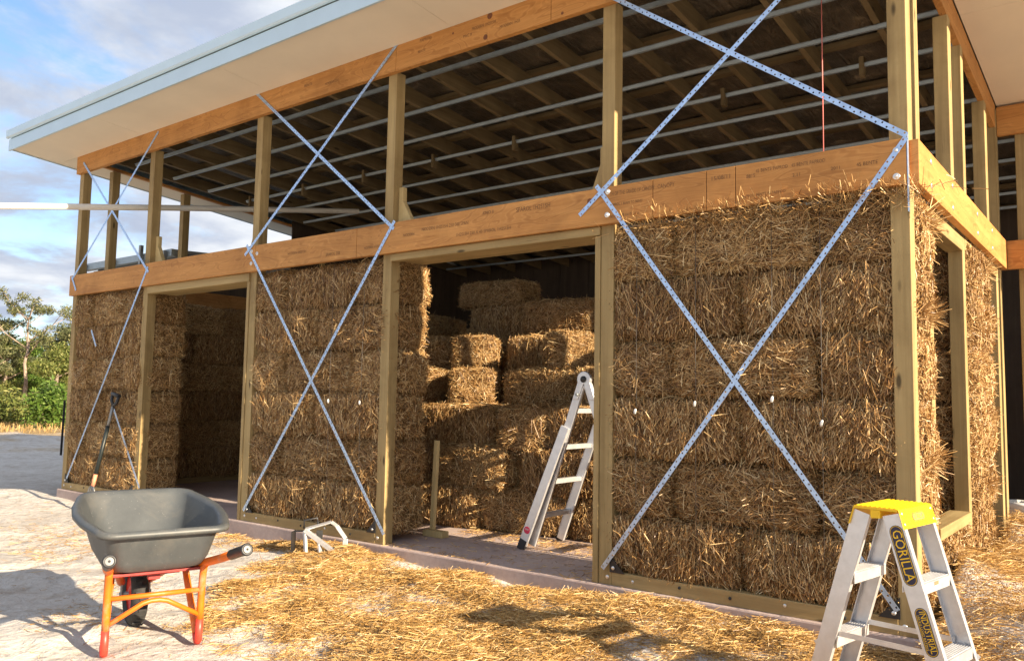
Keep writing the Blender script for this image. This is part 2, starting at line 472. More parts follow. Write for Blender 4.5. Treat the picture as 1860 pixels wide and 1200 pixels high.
def straw_density(x, y):
    x = np.asarray(x, float); y = np.asarray(y, float)
    edge = np.interp(x, [-6.2, -4.9, -4.1, -3.5, -2.6, -1.8, 0.0, 3.0], [-0.05, -0.40, -1.05, -1.5, -1.9, -2.0, -2.2, -2.5])
    d = sstep(-0.35, 0.25, (y - edge) + 0.9 * vnoise(x, y, 0.5, 5) + 0.45 * vnoise(x, y, 0.17, 6))
    d = d * np.clip(0.62 + 1.5 * vnoise(x, y, 0.5, 8) + 0.9 * vnoise(x, y, 0.2, 9), 0.05, 1)
    return d * sstep(-6.6, -5.0, x + 0.6 * vnoise(x, y, 0.5, 4))
def ground_z(x, y):
    x = np.asarray(x, float); y = np.asarray(y, float)
    near = np.exp(-((x + 3) ** 2 + (y + 1) ** 2) / 18.0 ** 2)
    z = -0.135 + 0.055 * sstep(-1.3, -0.15, y) * sstep(-6.5, -4.5, x) * sstep(0.6, -0.4, x) + near * (0.05 * vnoise(x, y, 1.3, 1) + 0.045 * vnoise(x, y, 0.42, 2) + 0.03 * vnoise(x, y, 0.16, 3))
    z = z + 0.06 * straw_density(x, y) * np.clip(0.5 + vnoise(x, y, 0.5, 11), 0, 1) * sstep(0.2, -0.35, y + 0 * x) \
          + 0.36 * sstep(0.02, 0.10, x) * sstep(2.0, 0.15, x) * sstep(-0.75, 0.3, y) * sstep(4.2, 3.0, y) * (0.9 + 0.8 * vnoise(x, y, 0.7, 12))
    z = z + 0.30 * np.exp(-(((x + 21.5) / 2.4) ** 2 + ((y - 4.0) / 1.5) ** 2)) * (1 + 0.9 * vnoise(x, y, 0.9, 13)) + 0.10 * vnoise(x, y, 0.8, 31) * sstep(-11, -13, x) * sstep(-30, -26, x) + 0.05 * vnoise(x, y, 0.35, 32) * sstep(-10, -12, x) * sstep(-30, -26, x)
    z = z + 0.10 * np.exp(-(((x + 10.6) / 1.4) ** 2 + ((y + 0.1) / 0.6) ** 2)) * (0.8 + 1.2 * vnoise(x, y, 0.4, 14))
    z = z + 0.35 * vnoise(x, y, 9, 15) * sstep(12, 26, np.hypot(x + 3, y + 1)) + 1.2 * vnoise(x, y, 60, 16) * sstep(50, 150, np.hypot(x, y))
    inside = sstep(-9.75, -9.6, x) * sstep(0.0, 0.15, y) * sstep(0.05, -0.1, x) + sstep(3.4, 3.6, y) * sstep(-9.75, -9.6, x) * sstep(5, 4.8, x)
    inside = np.clip(inside, 0, 1) * sstep(7.6, 7.4, y)
    return z * (1 - inside) + (-0.25) * inside

def axis_pts(c, lo, hi, fine, n_far, far):
    a = np.arange(lo, hi, fine)
    t = np.linspace(0, 1, n_far + 1)[1:]
    g = far * (t ** 3) + (fine * n_far) * t
    return np.concatenate([(lo - g)[::-1], a, hi + g])
gx = axis_pts(0, -7.5, 2.2, 0.028, 90, 900); gy = axis_pts(0, -3.6, 1.2, 0.028, 80, 900)
XX, YY = np.meshgrid(gx, gy)
ZZ = ground_z(XX, YY)
nx, ny = len(gx), len(gy)
idx = np.arange(nx * ny).reshape(ny, nx)
F = np.stack([idx[:-1, :-1], idx[:-1, 1:], idx[1:, 1:], idx[1:, :-1]], -1).reshape(-1, 4)
ground = link(bpy.data.objects.new('ground', np_mesh('ground', np.stack([XX, YY, ZZ], -1).reshape(-1, 3), F, M['sand'], smooth=True)))
tag(ground, 'pale sandy ground trodden with footprints around the building', kind='structure')

slab = MB()
slab.box(-9.80, 0.06, -0.045, 3.47, -0.45, 0.0)
slab.box(-9.80, 5.0, 3.47, 7.5, -0.45, 0.0)
slab_o = slab.build('concrete_floor_slab', M['concrete'], bevel=0.012)
tag(slab_o, 'pinkish brown concrete floor slab under the timber frame', kind='structure')

# ------------------------------------------------------------------ straw strands
def strand_mesh(P, D, N, L, W, bend, roll, seg=2):
    """ribbons: P centre, D direction, N outward normal (all n x 3) -> verts, quads"""
    n = len(P)
    S = np.cross(D, N); S /= np.linalg.norm(S, axis=1, keepdims=True) + 1e-9
    S = S * np.cos(roll)[:, None] + N * np.sin(roll)[:, None]
    V = np.empty((n, (seg + 1) * 2, 3))
    for i in range(seg + 1):
        t = i / seg - 0.5
        c = P + D * (L * t)[:, None] + N * (bend * (0.25 - t * t))[:, None]
        w = W * (1.0 - 0.12 * abs(2 * t)) * 0.5
        V[:, 2 * i] = c - S * w[:, None]; V[:, 2 * i + 1] = c + S * w[:, None]
    b = (np.arange(n) * (seg + 1) * 2)[:, None, None]
    q = np.array([[2 * i, 2 * i + 1, 2 * i + 3, 2 * i + 2] for i in range(seg)])[None]
    return V.reshape(-1, 3), (b + q).reshape(-1, 4)

FACES = {  # axis of normal, sign, u axis, v axis
    'front': (1, -1, 0, 2), 'back': (1, 1, 0, 2), 'left': (0, -1, 1, 2), 'right': (0, 1, 1, 2), 'top': (2, 1, 0, 1), 'bottom': (2, -1, 0, 1)}
def bale_surface(face, u, v, H3, ph):
    ax, sg, ua, va = FACES[face]
    p = np.zeros((len(u), 3)); p[:, ax] = sg * H3[ax]; p[:, ua] = u * H3[ua]; p[:, va] = v * H3[va]
    rr = 0.07
    inner = np.clip(p, -(H3 - rr), H3 - rr); d = p - inner
    ln = np.linalg.norm(d, axis=1, keepdims=True); d = d / (ln + 1e-9)
    w = 0.011 * np.sin(9 * p[:, 0] + ph) * np.sin(13 * p[:, 2] + 2 * ph) + 0.008 * np.sin(23 * p[:, 0] + 3 * ph + 11 * p[:, 1]) * np.sin(17 * p[:, 2] + 19 * p[:, 1] + ph) \
        + 0.006 * np.sin(41 * p[:, 0] + 5 * ph) * np.sin(37 * p[:, 2] + 31 * p[:, 1])
    q = np.clip(p / H3, -1, 1); q[:, ax] = 0
    w = w + 0.034 * np.prod(1 - q ** 4, axis=1) - 0.016
    return inner + d * (rr + w)[:, None], d
def make_bale(name, L, W, H, seed, dens=1.0):
    r = np.random.default_rng(seed); ph = seed * 1.7
    H3 = np.array([L / 2, W / 2, H / 2])
    Vs, Fs, Ms = [], [], []; base = 0
    for face, (ax, sg, ua, va) in FACES.items():
        nu = max(4, int(2 * H3[ua] / 0.035)); nv = max(4, int(2 * H3[va] / 0.035))
        U, Vv = np.meshgrid(np.linspace(-1, 1, nu + 1), np.linspace(-1, 1, nv + 1))
        p, _ = bale_surface(face, U.ravel(), Vv.ravel(), H3, ph)
        ii = np.arange((nu + 1) * (nv + 1)).reshape(nv + 1, nu + 1)
        q = np.stack([ii[:-1, :-1], ii[:-1, 1:], ii[1:, 1:], ii[1:, :-1]], -1).reshape(-1, 4) + base
        Vs.append(p); Fs.append(q); Ms.append(np.zeros(len(q), int)); base += len(p)
    for face, (ax, sg, ua, va) in FACES.items():
        area = 4 * H3[ua] * H3[va]
        d0 = {'front': 15500, 'back': 15500, 'left': 11000, 'right': 11000, 'top': 8000, 'bottom': 600}[face] * dens
        n = int(area * d0)
        u = r.uniform(-1.0, 1.0, n); v = r.uniform(-1.0, 1.0, n)
        P, D0 = bale_surface(face, u, v, H3, ph)
        eu = np.zeros(3); eu[ua] = 1; ev = np.zeros(3); ev[va] = 1
        if face == 'back':      # the combed side: stems on end, hanging downwards
            ang = math.pi / 2 + r.normal(0, 0.5, n) + 0.3 * np.sin(u * 5 + ph) ; ln = r.uniform(0.025, 0.115, n)
            mi = np.where(r.random(n) < 0.66, 2, 1)
        elif face in ('left', 'right'):
            ang = r.normal(0, 0.9, n) + 0.8 * np.sin(3 * v + ph); ln = r.uniform(0.035, 0.13, n)
            mi = np.where(r.random(n) < 0.35, 2, 1)
        elif face == 'front':   # the folded side: tangled, mostly lying across
            ang = 0.9 * np.sin(4.1 * u + ph) * np.cos(3.3 * v + ph) + r.normal(0, 0.85, n); ln = r.uniform(0.02, 0.11, n)
            mi = np.where(r.random(n) < 0.3, 2, 1)
        else:
            ang = r.uniform(0, math.pi, n); ln = r.uniform(0.04, 0.14, n)
            mi = np.where(r.random(n) < 0.3, 2, 1)
        Dd = np.cos(ang)[:, None] * eu + np.sin(ang)[:, None] * ev
        tilt = np.abs(r.normal(0, 0.16, n)) + (r.random(n) < 0.08) * r.uniform(0.2, 0.9, n)
        tilt *= np.where(r.random(n) < 0.5, 1, -1)
        Dd = Dd * np.cos(tilt)[:, None] + D0 * np.sin(tilt)[:, None]
        Dd -= D0 * (0.55 * np.sum(Dd * D0, axis=1))[:, None] * (np.abs(tilt) < 0.2)[:, None]
        Dd /= np.linalg.norm(Dd, axis=1, keepdims=True)
        stray = r.random(n) < 0.015
        ln = np.where(stray, r.uniform(0.10, 0.20, n), ln)
        lift = r.uniform(-0.008, 0.014, n) + stray * 0.008
        w = r.uniform(0.0022, 0.0056, n)
        V, Fq = strand_mesh(P + D0 * lift[:, None], Dd, D0, ln, w, r.normal(0.0, 0.012, n) + stray * r.normal(0.02, 0.04, n), r.normal(0, 0.95, n))
        Vs.append(V); Fs.append(Fq + base); Ms.append(np.repeat(mi, 2)); base += len(V)
    V = np.concatenate(Vs); V[:, 2] += H / 2
    return np_mesh(name, V, np.concatenate(Fs), [M['straw_core'], M['straw_pale'], M['straw_brown']], np.concatenate(Ms))

BL, BW, BH = 0.90, 0.46, 0.384
LONG = [make_bale('straw_bale_long', BL, BW, BH, s) for s in range(1, 6)]
SHORT = [make_bale('straw_bale_short', 0.46, BW, BH, s) for s in range(11, 14)]
def twine_mesh(L, W, H):
    t = MB(); e = 0.004
    x, z0, z1 = L / 2 + e, -e, H + e
    pts = [(-x + .03, 0, z0), (x - .03, 0, z0), (x, 0, z0 + .03), (x, 0, z1 - .03), (x - .03, 0, z1), (-x + .03, 0, z1), (-x, 0, z1 - .03), (-x, 0, z0 + .03)]
    t.tube(pts, 0.0028, 5, closed=True)
    o = t.build('twine', M['twine']); me = o.data; bpy.data.objects.remove(o); return me
TW = {'L': twine_mesh(BL, BW, BH), 'S': twine_mesh(0.46, BW, BH)}
bale_count = [0]
def bale(x, y, z, length, rz, label, group, seed=None, hscale=1.0, combed=False, tilt=0.0):
    """base centre at x,y,z; front (-y) is the tangled side, combed turns it round"""
    k = bale_count[0]; bale_count[0] += 1
    short = length < 0.66
    me = (SHORT if short else LONG)[(k if seed is None else seed) % (3 if short else 5)]
    o = bpy.data.objects.new('straw_bale', me); link(o)
    o.location = (x, y, z)
    o.rotation_euler = (0, tilt, rz + (math.pi if combed else 0))
    o.scale = (length / (0.46 if short else BL), 1, hscale)
    tag(o, label, 'straw bale', group)
    for s in (-1, 1):
        t = bpy.data.objects.new('twine', TW['S' if short else 'L']); link(t, o); t.location = (0, s * 0.115, 0)
    return o

# ------------------------------------------------------------------ the half-built house
house = empty('timber_frame_house', (0, 0, 0))
tag(house, 'half-built timber framed house with skillion roof and straw bale infill walls', 'building')
def hz(y): return 4.175 - 0.086 * y                 # soffit / ceiling height
def timber(name, x0, x1, y0, y1, z0, z1, m, parent=house, bevel=0.004):
    return MB().box(x0, x1, y0, y1, z0, z1).build(name, M[m], parent, bevel)

# front wall posts (lower and upper run through behind the beams)
FRONT_POSTS = [(-9.75, -9.65), (-8.03, -7.93), (-5.99, -5.89), (-4.11, -4.01), (-1.955, -1.855), (-0.10, 0.0)]
for i, (a, b) in enumerate(FRONT_POSTS):
    timber('post', a, b, -0.012, 0.092, 0.0, 3.98, 'pine_z')
# studs beside the doorways
timber('door_stud', -2.0, -1.957, -0.02, 0.085, 0.0, 2.335, 'pine_z')
timber('door_stud', -6.035, -5.992, -0.02, 0.085, 0.0, 2.315, 'pine_z')
# door heads: lintel boards under the middle beam
for x0, x1, zb in ((-4.008, -1.957, 2.335), (-7.928, -5.992, 2.312)):
    timber('door_head', x0, x1, -0.03, 0.05, zb + 0.003, 2.397, 'pine_x')
    timber('door_head', x0 + 0.042, x1 - 0.046, 0.0505, 0.30, zb + 0.012, 2.392, 'pine_x')
# middle beam in segments with their butt joints
def beam(xs, y0, y1, z0, z1, label=None):
    b = empty('beam'); b.parent = house
    for a, c in zip(xs[:-1], xs[1:]):
        MB().box(a + 0.0018, c - 0.0018, y0, y1, z0, z1).build('beam_segment', M['lvl_x'], b, 0.003)
    MB().box(xs[0] + 0.01, xs[-1] - 0.01, y0 + 0.006, y1 - 0.004, z0 + 0.006, z1 - 0.006).build('beam_core', M['seam'], b)
    return b
mid = beam([-9.755, -5.86, -4.398, -1.534, -1.160, -0.969, 0.0], -0.062, -0.0125, 2.40, 2.655)
mid['label'] = 'orange laminated timber beam over the doorways, printed with ink'
top = beam([-9.755, -6.837, -3.978, -2.371, 0.0], -0.062, -0.0125, 3.96, 4.222)
top['label'] = 'orange laminated timber beam under the front eave'
ex, ez = (1, 0, 0), (0, 0, 1)
for body, x, z, s, sx in (('45 BENTE PAPROD   45 BENTE PAPROD', -0.84, 2.60, 0.030, 0.78), ('8815', -0.90, 2.575, 0.032, 0.9),
                          ('2.11', -0.62, 2.54, 0.030, 1.0), ('2011', -0.40, 2.545, 0.028, 1.0), ('45 BENTE', -0.26, 2.545, 0.03, 0.9),
                          ('15/08/11', -1.13, 2.595, 0.038, 1.0), ('PAPROD BENTE 45 PAPROD', -0.93, 2.455, 0.024, 0.9),
                          ('TH OF THE GRADE OF CANOPY', -1.86, 2.600, 0.038, 0.62), ('HARROL 1 BEAM TO BEND', -1.86, 2.525, 0.026, 0.8),
                          ('CANOPY', -1.50, 2.60, 0.04, 0.75), ('NOT TO BE NOTCHED', -1.86, 2.445, 0.024, 0.9),
                          ('SPAROL 1H2S15H', -2.66, 2.592, 0.05, 0.8), ('NODERN 1H2S15H 250 000 SPAN', -3.62, 2.555, 0.040, 0.85),
                          ('KNO 8', -2.98, 2.61, 0.036, 1.0), ('NODERN', -3.83, 2.53, 0.034, 0.9), ('1H2S15H 250 X 45 SPAROL 1H2S15H', -3.25, 2.47, 0.036, 0.95),
                          ('NODERN 1H2S15H', -5.35, 2.52, 0.036, 0.9), ('SPAROL 250', -4.80, 2.46, 0.04, 0.9), ('NODERN 1H2S15H', -4.30, 2.47, 0.03, 0.9)):
    text_part('printed_lettering', body, s, (x, -0.0635, z), ex, ez, M['ink'], mid, sx)
for body, x, z, s, sx in (('PAPROD', -3.70, 4.15, 0.035, 1.0), ('BENTE', -3.72, 4.06, 0.03, 1.0), ('MODERN 1H2S15H', -3.13, 4.10, 0.036, 0.8), ('PAC 8', -3.22, 4.06, 0.034, 1.0),
                          ('MODERN 1H2S', -2.85, 4.04, 0.033, 0.9), ('BENTE', -5.2, 4.1, 0.04, 1.0), ('NODERN 250', -4.9, 4.05, 0.035, 0.9)):
    text_part('printed_lettering', body, s, (x, -0.0635, z), ex, ez, M['ink'], top, sx)
def disc(name, c, r_, m, parent, axis=(0, -1, 0), h=0.004, n=14):
    return MB().lathe([(0.0001, h), (r_ * 0.85, h), (r_, h * 0.6), (r_, 0)], c, axis, n).build(name, m, parent)
for x, z, r_ in ((-2.02, 2.575, 0.021), (-2.95, 4.16, 0.026), (-2.99, 4.00, 0.022), (-2.27, 3.99, 0.012), (-3.33, 4.12, 0.010)):
    disc('knot', (x, -0.0618, z), r_, M['knot'], top if z > 3.5 else mid, h=0.0012)
for x, z in ((-1.877, 2.622), (-1.880, 2.462), (-0.052, 2.592), (-0.054, 2.448), (-5.92, 2.60), (-5.83, 2.57), (-5.92, 2.48)):
    w = disc('bolt', (x, -0.062, z), 0.019, M['bolt'], mid)
    disc('bolt_head', (x, -0.066, z), 0.010, M['bolt'], w, h=0.008, n=6)
# bottom plates with bolts and black strap shoes
for x0, x1 in ((-9.65, -8.03), (-5.89, -4.11), (-1.855, -0.10)):
    p = timber('bottom_plate', x0 + 0.001, x1 - 0.001, -0.014, 0.09, 0.0, 0.088, 'pine_x')
    k = 0
    for x in np.arange(x0 + 0.16, x1 - 0.1, 0.33):
        disc('bolt', (float(x), -0.0142, 0.045 + 0.012 * (k % 2)), 0.010, M['bolt'] if k % 3 == 0 else M['rubber'], p); k += 1
for x, s in ((-1.855, 1), (-0.10, -1), (-4.11, -1), (-5.89, 1), (-9.65, 1), (-8.03, -1)):
    MB().prism([(0, 0.085), (s * 0.11, 0.085), (0, 0.20)] if s > 0 else [(0, 0.085), (0, 0.20), (s * 0.11, 0.085)],
               ((x - s * 0.01, -0.020, 0), (1, 0, 0), (0, 0, 1)), -0.006 if s > 0 else -0.006).build('strap_shoe', M['black_plastic'], house)
    disc('bolt', (x - s * 0.03, -0.0125, 0.05), 0.013, M['bolt'], house)
    disc('bolt', (x + s * 0.02, -0.0265, 0.115), 0.012, M['bolt'], house)

# perforated strap braces (real holes)
def strap(p0, p1, w=0.030, pitch=0.034, sag=0.0):
    p0, p1 = Vector(p0), Vector(p1); L = (p1 - p0).length; d = (p1 - p0).normalized()
    s = d.cross(Vector((0, 1, 0))).normalized(); nrm = Vector((0, -1, 0))
    n = max(2, int(L / pitch)); hh = 0.0048
    b = MB()
    for i in range(n):
        a0, a1 = i * L / n, (i + 1) * L / n; c = (a0 + a1) / 2
        us = [a0, c - hh, c + hh, a1]
        off = (0.006 if i % 2 else -0.006)
        ws = [-w / 2, off - hh, off + hh, w / 2]
        vs = [p0 + d * u + s * v + nrm * (sag * math.sin(math.pi * u / L)) for u in us for v in ws]
        b.raw(vs, [(r_ * 4 + q, r_ * 4 + q + 1, (r_ + 1) * 4 + q + 1, (r_ + 1) * 4 + q) for r_ in range(3) for q in range(3) if not (r_ == 1 and q == 1)])
    o = b.build('brace_strap', M['galv_sky_tint'], house)
    sm = o.modifiers.new('thick', 'SOLIDIFY'); sm.thickness = 0.0012
    return o
yb, yl = -0.0655, -0.032
strap((-1.965, yb, 2.675), (-0.10, yl, 0.13))                     # wall by the corner post, lower cross
strap((0.0, yb - .003, 2.655), (-1.91, yl - .005, 0.105))
strap((-2.10, yb - .002, 2.485), (-0.42, yb, 3.85))               # upper cross
strap((-1.85, yb, 3.985), (0.005, yb - .004, 2.665))
strap((-6.0, yb, 2.67), (-3.985, yl, 0.09))                       # between the doorways, lower cross
strap((-3.93, yb - .003, 2.665), (-5.91, yl - .005, 0.10))
strap((-5.97, yb, 4.21), (-3.94, yb, 2.60))                       # upper cross
strap((-3.93, yb - .003, 4.215), (-6.02, yb - .003, 2.57))
strap((-7.86, yb, 2.61), (-9.58, yl, 0.14))                       # far left, lower cross
strap((-9.69, yb - .003, 2.64), (-9.56, yb - .003, 2.46))
strap((-9.17, yl, 1.95), (-9.03, yl, 1.75)); strap((-8.56, yl - .004, 1.08), (-7.85, yl, 0.16))
strap((-7.79, yb, 4.15), (-9.69, yb, 2.60))                       # far left, upper cross
strap((-9.56, yb - .003, 4.08), (-7.84, yb - .003, 2.55))
MB().box(0.0008, 0.004, -0.062, -0.03, 2.25, 2.68).build('brace_strap', M['galv_sky_tint'], house)

# angled blocks behind the feet of the upper posts
for x, s in ((-1.955, -1), (-4.01, 1), (-7.93, 1), (-5.99, -1)):
    w = 0.10 if s > 0 else 0.055
    MB().prism([(0, 2.6), (s * (w + 0.07), 2.6), (s * (w + .07), 2.66), (s * 0.05, 2.86), (s * 0.05, 2.98), (0, 2.98)],
               ((x + s * 0.002, 0.05, 0), (1, 0, 0), (0, 0, 1)), -0.045).build('corner_block', M['pale_pine'] if s > 0 else M['pine_z'], house, 0.002)

# gripple tags on vertical tie wires over the bales
for x, z in ((-1.666, 1.14), (-1.247, 1.197), (-0.759, 1.232), (-0.475, 1.102), (-4.313, 1.153), (-4.72, 1.16)):
    w = MB().tube([(x, -0.024, 0.1), (x, -0.034, z - .2), (x + .004, -0.034, z), (x, -0.034, z + .3), (x - .004, -0.022, 2.38)], 0.0016, 5).build('tie_wire', M['wire'], house)
    MB().lathe([(0.0005, -0.020), (0.006, -0.017), (0.0095, -0.006), (0.0095, 0.006), (0.006, 0.017), (0.0005, 0.020)], (x, -0.045, z), (0.25, -0.2, 0.9), 10).build('tension_tag', M['white_plastic'], w)

# right side wall (x = 0 plane)
SIDE_POSTS_UP = [(0.20, 0.29), (1.24, 1.34), (1.72, 1.81), (2.78, 2.88)]
for a, b in SIDE_POSTS_UP:
    timber('post', -0.095, -0.002, a, b, 2.40, hz(b) - 0.20, 'pine_z')
sb = empty('beam'); sb.parent = house; sb['label'] = 'sunlit orange laminated beam along the side wall'
MB().box(0.001, 0.05, -0.008, 3.495, 2.405, 2.655).build('beam_segment', M['lvl_y'], sb, 0.003)
for y in (0.30, 0.95, 1.9, 2.6):
    for z in (2.46, 2.60):
        disc('bolt', (0.0502, y, z), 0.017, M['bolt'], sb, axis=(1, 0, 0))
MB().raw([(x, y, hz(y) - d) for d in (0.21, 0.0) for y in (0.093, 3.44) for x in (-0.05, -0.004)],
         [(0, 2, 3, 1), (4, 5, 7, 6), (0, 1, 5, 4), (2, 6, 7, 3), (0, 4, 6, 2), (1, 3, 7, 5)]).build('top_plate', M['lvl_y'], house, 0.003)
timber('post', -0.098, -0.004, 0.47, 0.56, 0.09, 2.39, 'pine_z')     # window jambs
timber('post', -0.098, -0.004, 1.60, 1.69, 0.09, 2.39, 'pine_z')
timber('post', -0.098, -0.004, 3.20, 3.30, 0.0, 2.39, 'pine_z')      # door jamb
timber('post', -0.098, 0.0, 3.40, 3.50, 0.13, 3.84, 'pine_z')        # far corner post
wf = empty('window_frame'); wf.parent = house
timber('window_sill', -0.13, 0.008, 0.562, 1.598, 0.43, 0.50, 'pine_y', wf)
timber('window_head', -0.11, -0.002, 0.562, 1.598, 2.29, 2.385, 'pine_y', wf)
timber('door_head', -0.10, -0.002, 1.692, 3.198, 2.31, 2.39, 'pine_y')
timber('bottom_plate', -0.098, -0.004, 0.10, 3.198, 0.0, 0.088, 'pine_y')
MB().box(-0.104, 0.004, 3.396, 3.504, 0.10, 0.22).box(-0.03, 0.0, 3.43, 3.47, 0.0, 0.10).build('post_stirrup', M['black_plastic'], house)
MB().box(-0.104, 0.004, 3.196, 3.304, 0.10, 0.20).build('post_stirrup', M['black_plastic'], house)
timber('bottom_plate', -9.745, -9.30, 0.10, 5.1, 0.0, 0.08, 'pine_y')
# return wall to the right, behind
timber('beam_segment', 0.052, 4.9, 3.44, 3.49, 2.405, 2.655, 'lvl_x')
timber('beam_segment', 0.002, 4.9, 3.44, 3.49, 3.60, 3.86, 'lvl_x')
for x in (0.13, 1.3, 2.5, 3.7, 4.8):
    timber('post', x, x + 0.09, 3.50, 3.59, 0.0, 3.83, 'pine_z')
timber('bottom_plate', 0.13, 0.8, 3.51, 3.59, 0.002, 0.09, 'pine_x')
for x, y in ((0.1, 4.1),):
    timber('post', x, x + 0.09, y, y + 0.09, 0.0, 3.78, 'pine_z')

# left side wall
for y in (0.36, 1.37, 2.6, 3.8, 5.0, 6.2):
    timber('post', -9.75, -9.655, y, y + 0.10, 2.40, hz(y) - 0.06, 'pine_z')
timber('beam_segment', -9.75, -9.70, 0.095, 7.2, 2.402, 2.65, 'lvl_y')
MB().raw([(x, y, hz(y) - d) for d in (0.035, 0.0) for y in (0.093, 7.2) for x in (-9.74, -9.69)],
         [(0, 2, 3, 1), (4, 5, 7, 6), (0, 1, 5, 4), (2, 6, 7, 3), (0, 4, 6, 2), (1, 3, 7, 5)]).build('top_plate', M['lvl_y'], house, 0.003)
MB().tube([(-9.795, 0.06, -0.1), (-9.795, 0.06, 2.62)], 0.022, 8).build('corner_pipe', M['green_shaft'], house)

# back wall and the far end of the right wing: boards coloured dark to keep the interior dark, a few gaps left open
lwu = empty('left_wall_cladding'); lwu.parent = house  # boards added to shut out sky light and darken the interior
yy = 3.25
while yy < 7.2:
    MB().box(-9.698, -9.675, yy, yy + 0.594, 2.41 if yy < 4.8 else 0.0, hz(yy + .6) + 0.2).build('board', M['dark_boards'], lwu); yy += 0.6
bw = empty('back_wall'); bw.parent = house
x = -9.7
while x < 4.85:
    w = 0.60
    if not (-4.9 < x < -3.2):
        MB().box(x + 0.003, x + w - 0.003, 7.301, 7.33, 0.0, hz(7.3) + 0.225).build('board', M['dark_boards'], bw)
    else:
        MB().box(x + 0.003, x + w - 0.003, 7.30, 7.33, 0.0, 2.62).build('board', M['dark_boards'], bw)
        MB().box(x + 0.003, x + w - 0.003, 7.30, 7.33, 2.85, hz(7.3) + 0.225).build('board', M['dark_boards'], bw)
    x += w
y = 4.85
while y < 7.25:
    MB().box(4.86, 4.89, y, y + 0.594, 0.0, hz(7.3) + 0.1).build('board', M['dark_boards'], bw); y += 0.6

# roof: sheet, purlins, rafters, ceiling battens, foil, soffits, fascias
roof = empty('roof'); roof.parent = house
XL, XR, YF, YB = -10.28, 0.75, -0.66, 7.6
def slope_box(b, x0, x1, y0, y1, o0, o1):
    vs = [(x, y, hz(y) + o) for o in (o0, o1) for y in (y0, y1) for x in (x0, x1)]
    return b.raw(vs, [(0, 2, 3, 1), (4, 5, 7, 6), (0, 1, 5, 4), (2, 6, 7, 3), (0, 4, 6, 2), (1, 3, 7, 5)])
b = MB(); slope_box(b, XL + .01, XR - .01, YF, YB, 0.235, 0.26); slope_box(b, XR - .0099, 5.1, 3.3, YB, 0.235, 0.26); b.build('roof_sheet', M['roof_sheet'], roof)
b = MB(); slope_box(b, -9.7, -0.05, 0.02, 7.3, 0.222, 0.232); slope_box(b, -0.0499, 4.9, 3.45, 7.3, 0.222, 0.232); b.build('foil_lining', M['foil'], roof)
for x in np.arange(-9.55, 4.9, 0.60):
    y0 = -0.012 if x < 0 else 3.6
    b = MB(); slope_box(b, x, x + 0.045, max(y0, 0.02), 7.28, 0.018, 0.165); b.build('rafter', M['rafter_y'], roof)
for y in np.arange(0.35, 7.2, 0.85):
    x1 = -0.06 if y < 3.5 else 4.85
    b = MB(); slope_box(b, -9.7, x1, y, y + 0.075, 0.166, 0.205); b.build('purlin', M['rafter_x'], roof)
def batten(y, x0, x1):
    b = MB()
    # hat section
    prof = [(-0.030, 0.0), (-0.018, 0.0), (-0.012, -0.026), (0.012, -0.026), (0.018, 0.0), (0.030, 0.0), (0.030, 0.003), (0.019, 0.003), (0.013, -0.022), (-0.013, -0.022), (-0.019, 0.003), (-0.030, 0.003)]
    n = len(prof)
    vs = [(x, y + a, hz(y) + 0.012 + c) for x in (x0, x1) for a, c in prof]
    fs = [(i, (i + 1) % n, n + (i + 1) % n, n + i) for i in range(n)] + [tuple(range(n)), tuple(range(2 * n - 1, n - 1, -1))]
    b.raw(vs, fs); return b.build('ceiling_batten', M['batten'], roof)
for k in range(12):
    y = 0.48 + 0.555 * k
    batten(y, -9.30 - 0.05 * (k % 3), (-0.22 if k in (1, 4) else -0.06) if y < 3.4 else 4.8)
for x in np.arange(-9.2, -0.3, 1.2):          # short hangers
    for y in (2.1, 4.0):
        MB().box(x, x + 0.035, y, y + 0.07, hz(y) - 0.10, hz(y) + 0.06).build('hanger', M['rafter_z'], roof)
# soffit sheets with thin joints
def soffit(x0, x1, y0, y1):
    b = MB(); slope_box(b, x0 + .0015, x1 - .0015, y0, y1, 0.0, 0.009); return b.build('soffit_sheet', M['soffit'], roof)
xs = [XL + 0.02, -8.15, -5.75, -3.35, -0.95, XR - 0.02]
for a, c in zip(xs[:-1], xs[1:]): soffit(a, c, YF + 0.015, -0.064)
for a, c in ((-0.06, 1.7), (1.703, 3.6)): soffit(0.003, XR - 0.02, a, c)
for a, c in ((-0.06, 2.4), (2.403, 4.8), (4.803, 7.3)): soffit(XL + 0.02, -9.757, a, c)
b = MB(); b.box(XL, XR, YF - 0.012, YF + 0.010, hz(YF) - 0.028, hz(YF) + 0.115); b.build('fascia', M['fascia'], roof, 0.004)
g = MB()  # quad gutter profile along the front edge
zf = hz(YF)
prof = [(YF - 0.013, zf + 0.125), (YF - 0.035, zf + 0.125), (YF - 0.045, zf + 0.14), (YF - 0.045, zf + 0.225), (YF - 0.032, zf + 0.235), (YF - 0.028, zf + 0.222), (YF - 0.038, zf + 0.215), (YF - 0.038, zf + 0.135), (YF - 0.013, zf + 0.133)]
n = len(prof); vs = [(x, a, c) for x in (XL - 0.01, XR + 0.01) for a, c in prof]
g.raw(vs, [(i, (i + 1) % n, n + (i + 1) % n, n + i) for i in range(n)] + [tuple(range(n)), tuple(range(2 * n - 1, n - 1, -1))])
g.build('gutter', M['fascia'], roof)
for xe, s in ((XL, -1), (XR, 1)):
    b = MB(); slope_box(b, xe - 0.012, xe + 0.012, YF + 0.011, YB if s < 0 else 3.3, -0.008, 0.268); b.build('barge_board', M['fascia'], roof)
b = MB(); b.box(XL, 5.1, YB, YB + 0.02, hz(YB) - 0.05, hz(YB) + 0.25); b.build('fascia', M['fascia'], roof)

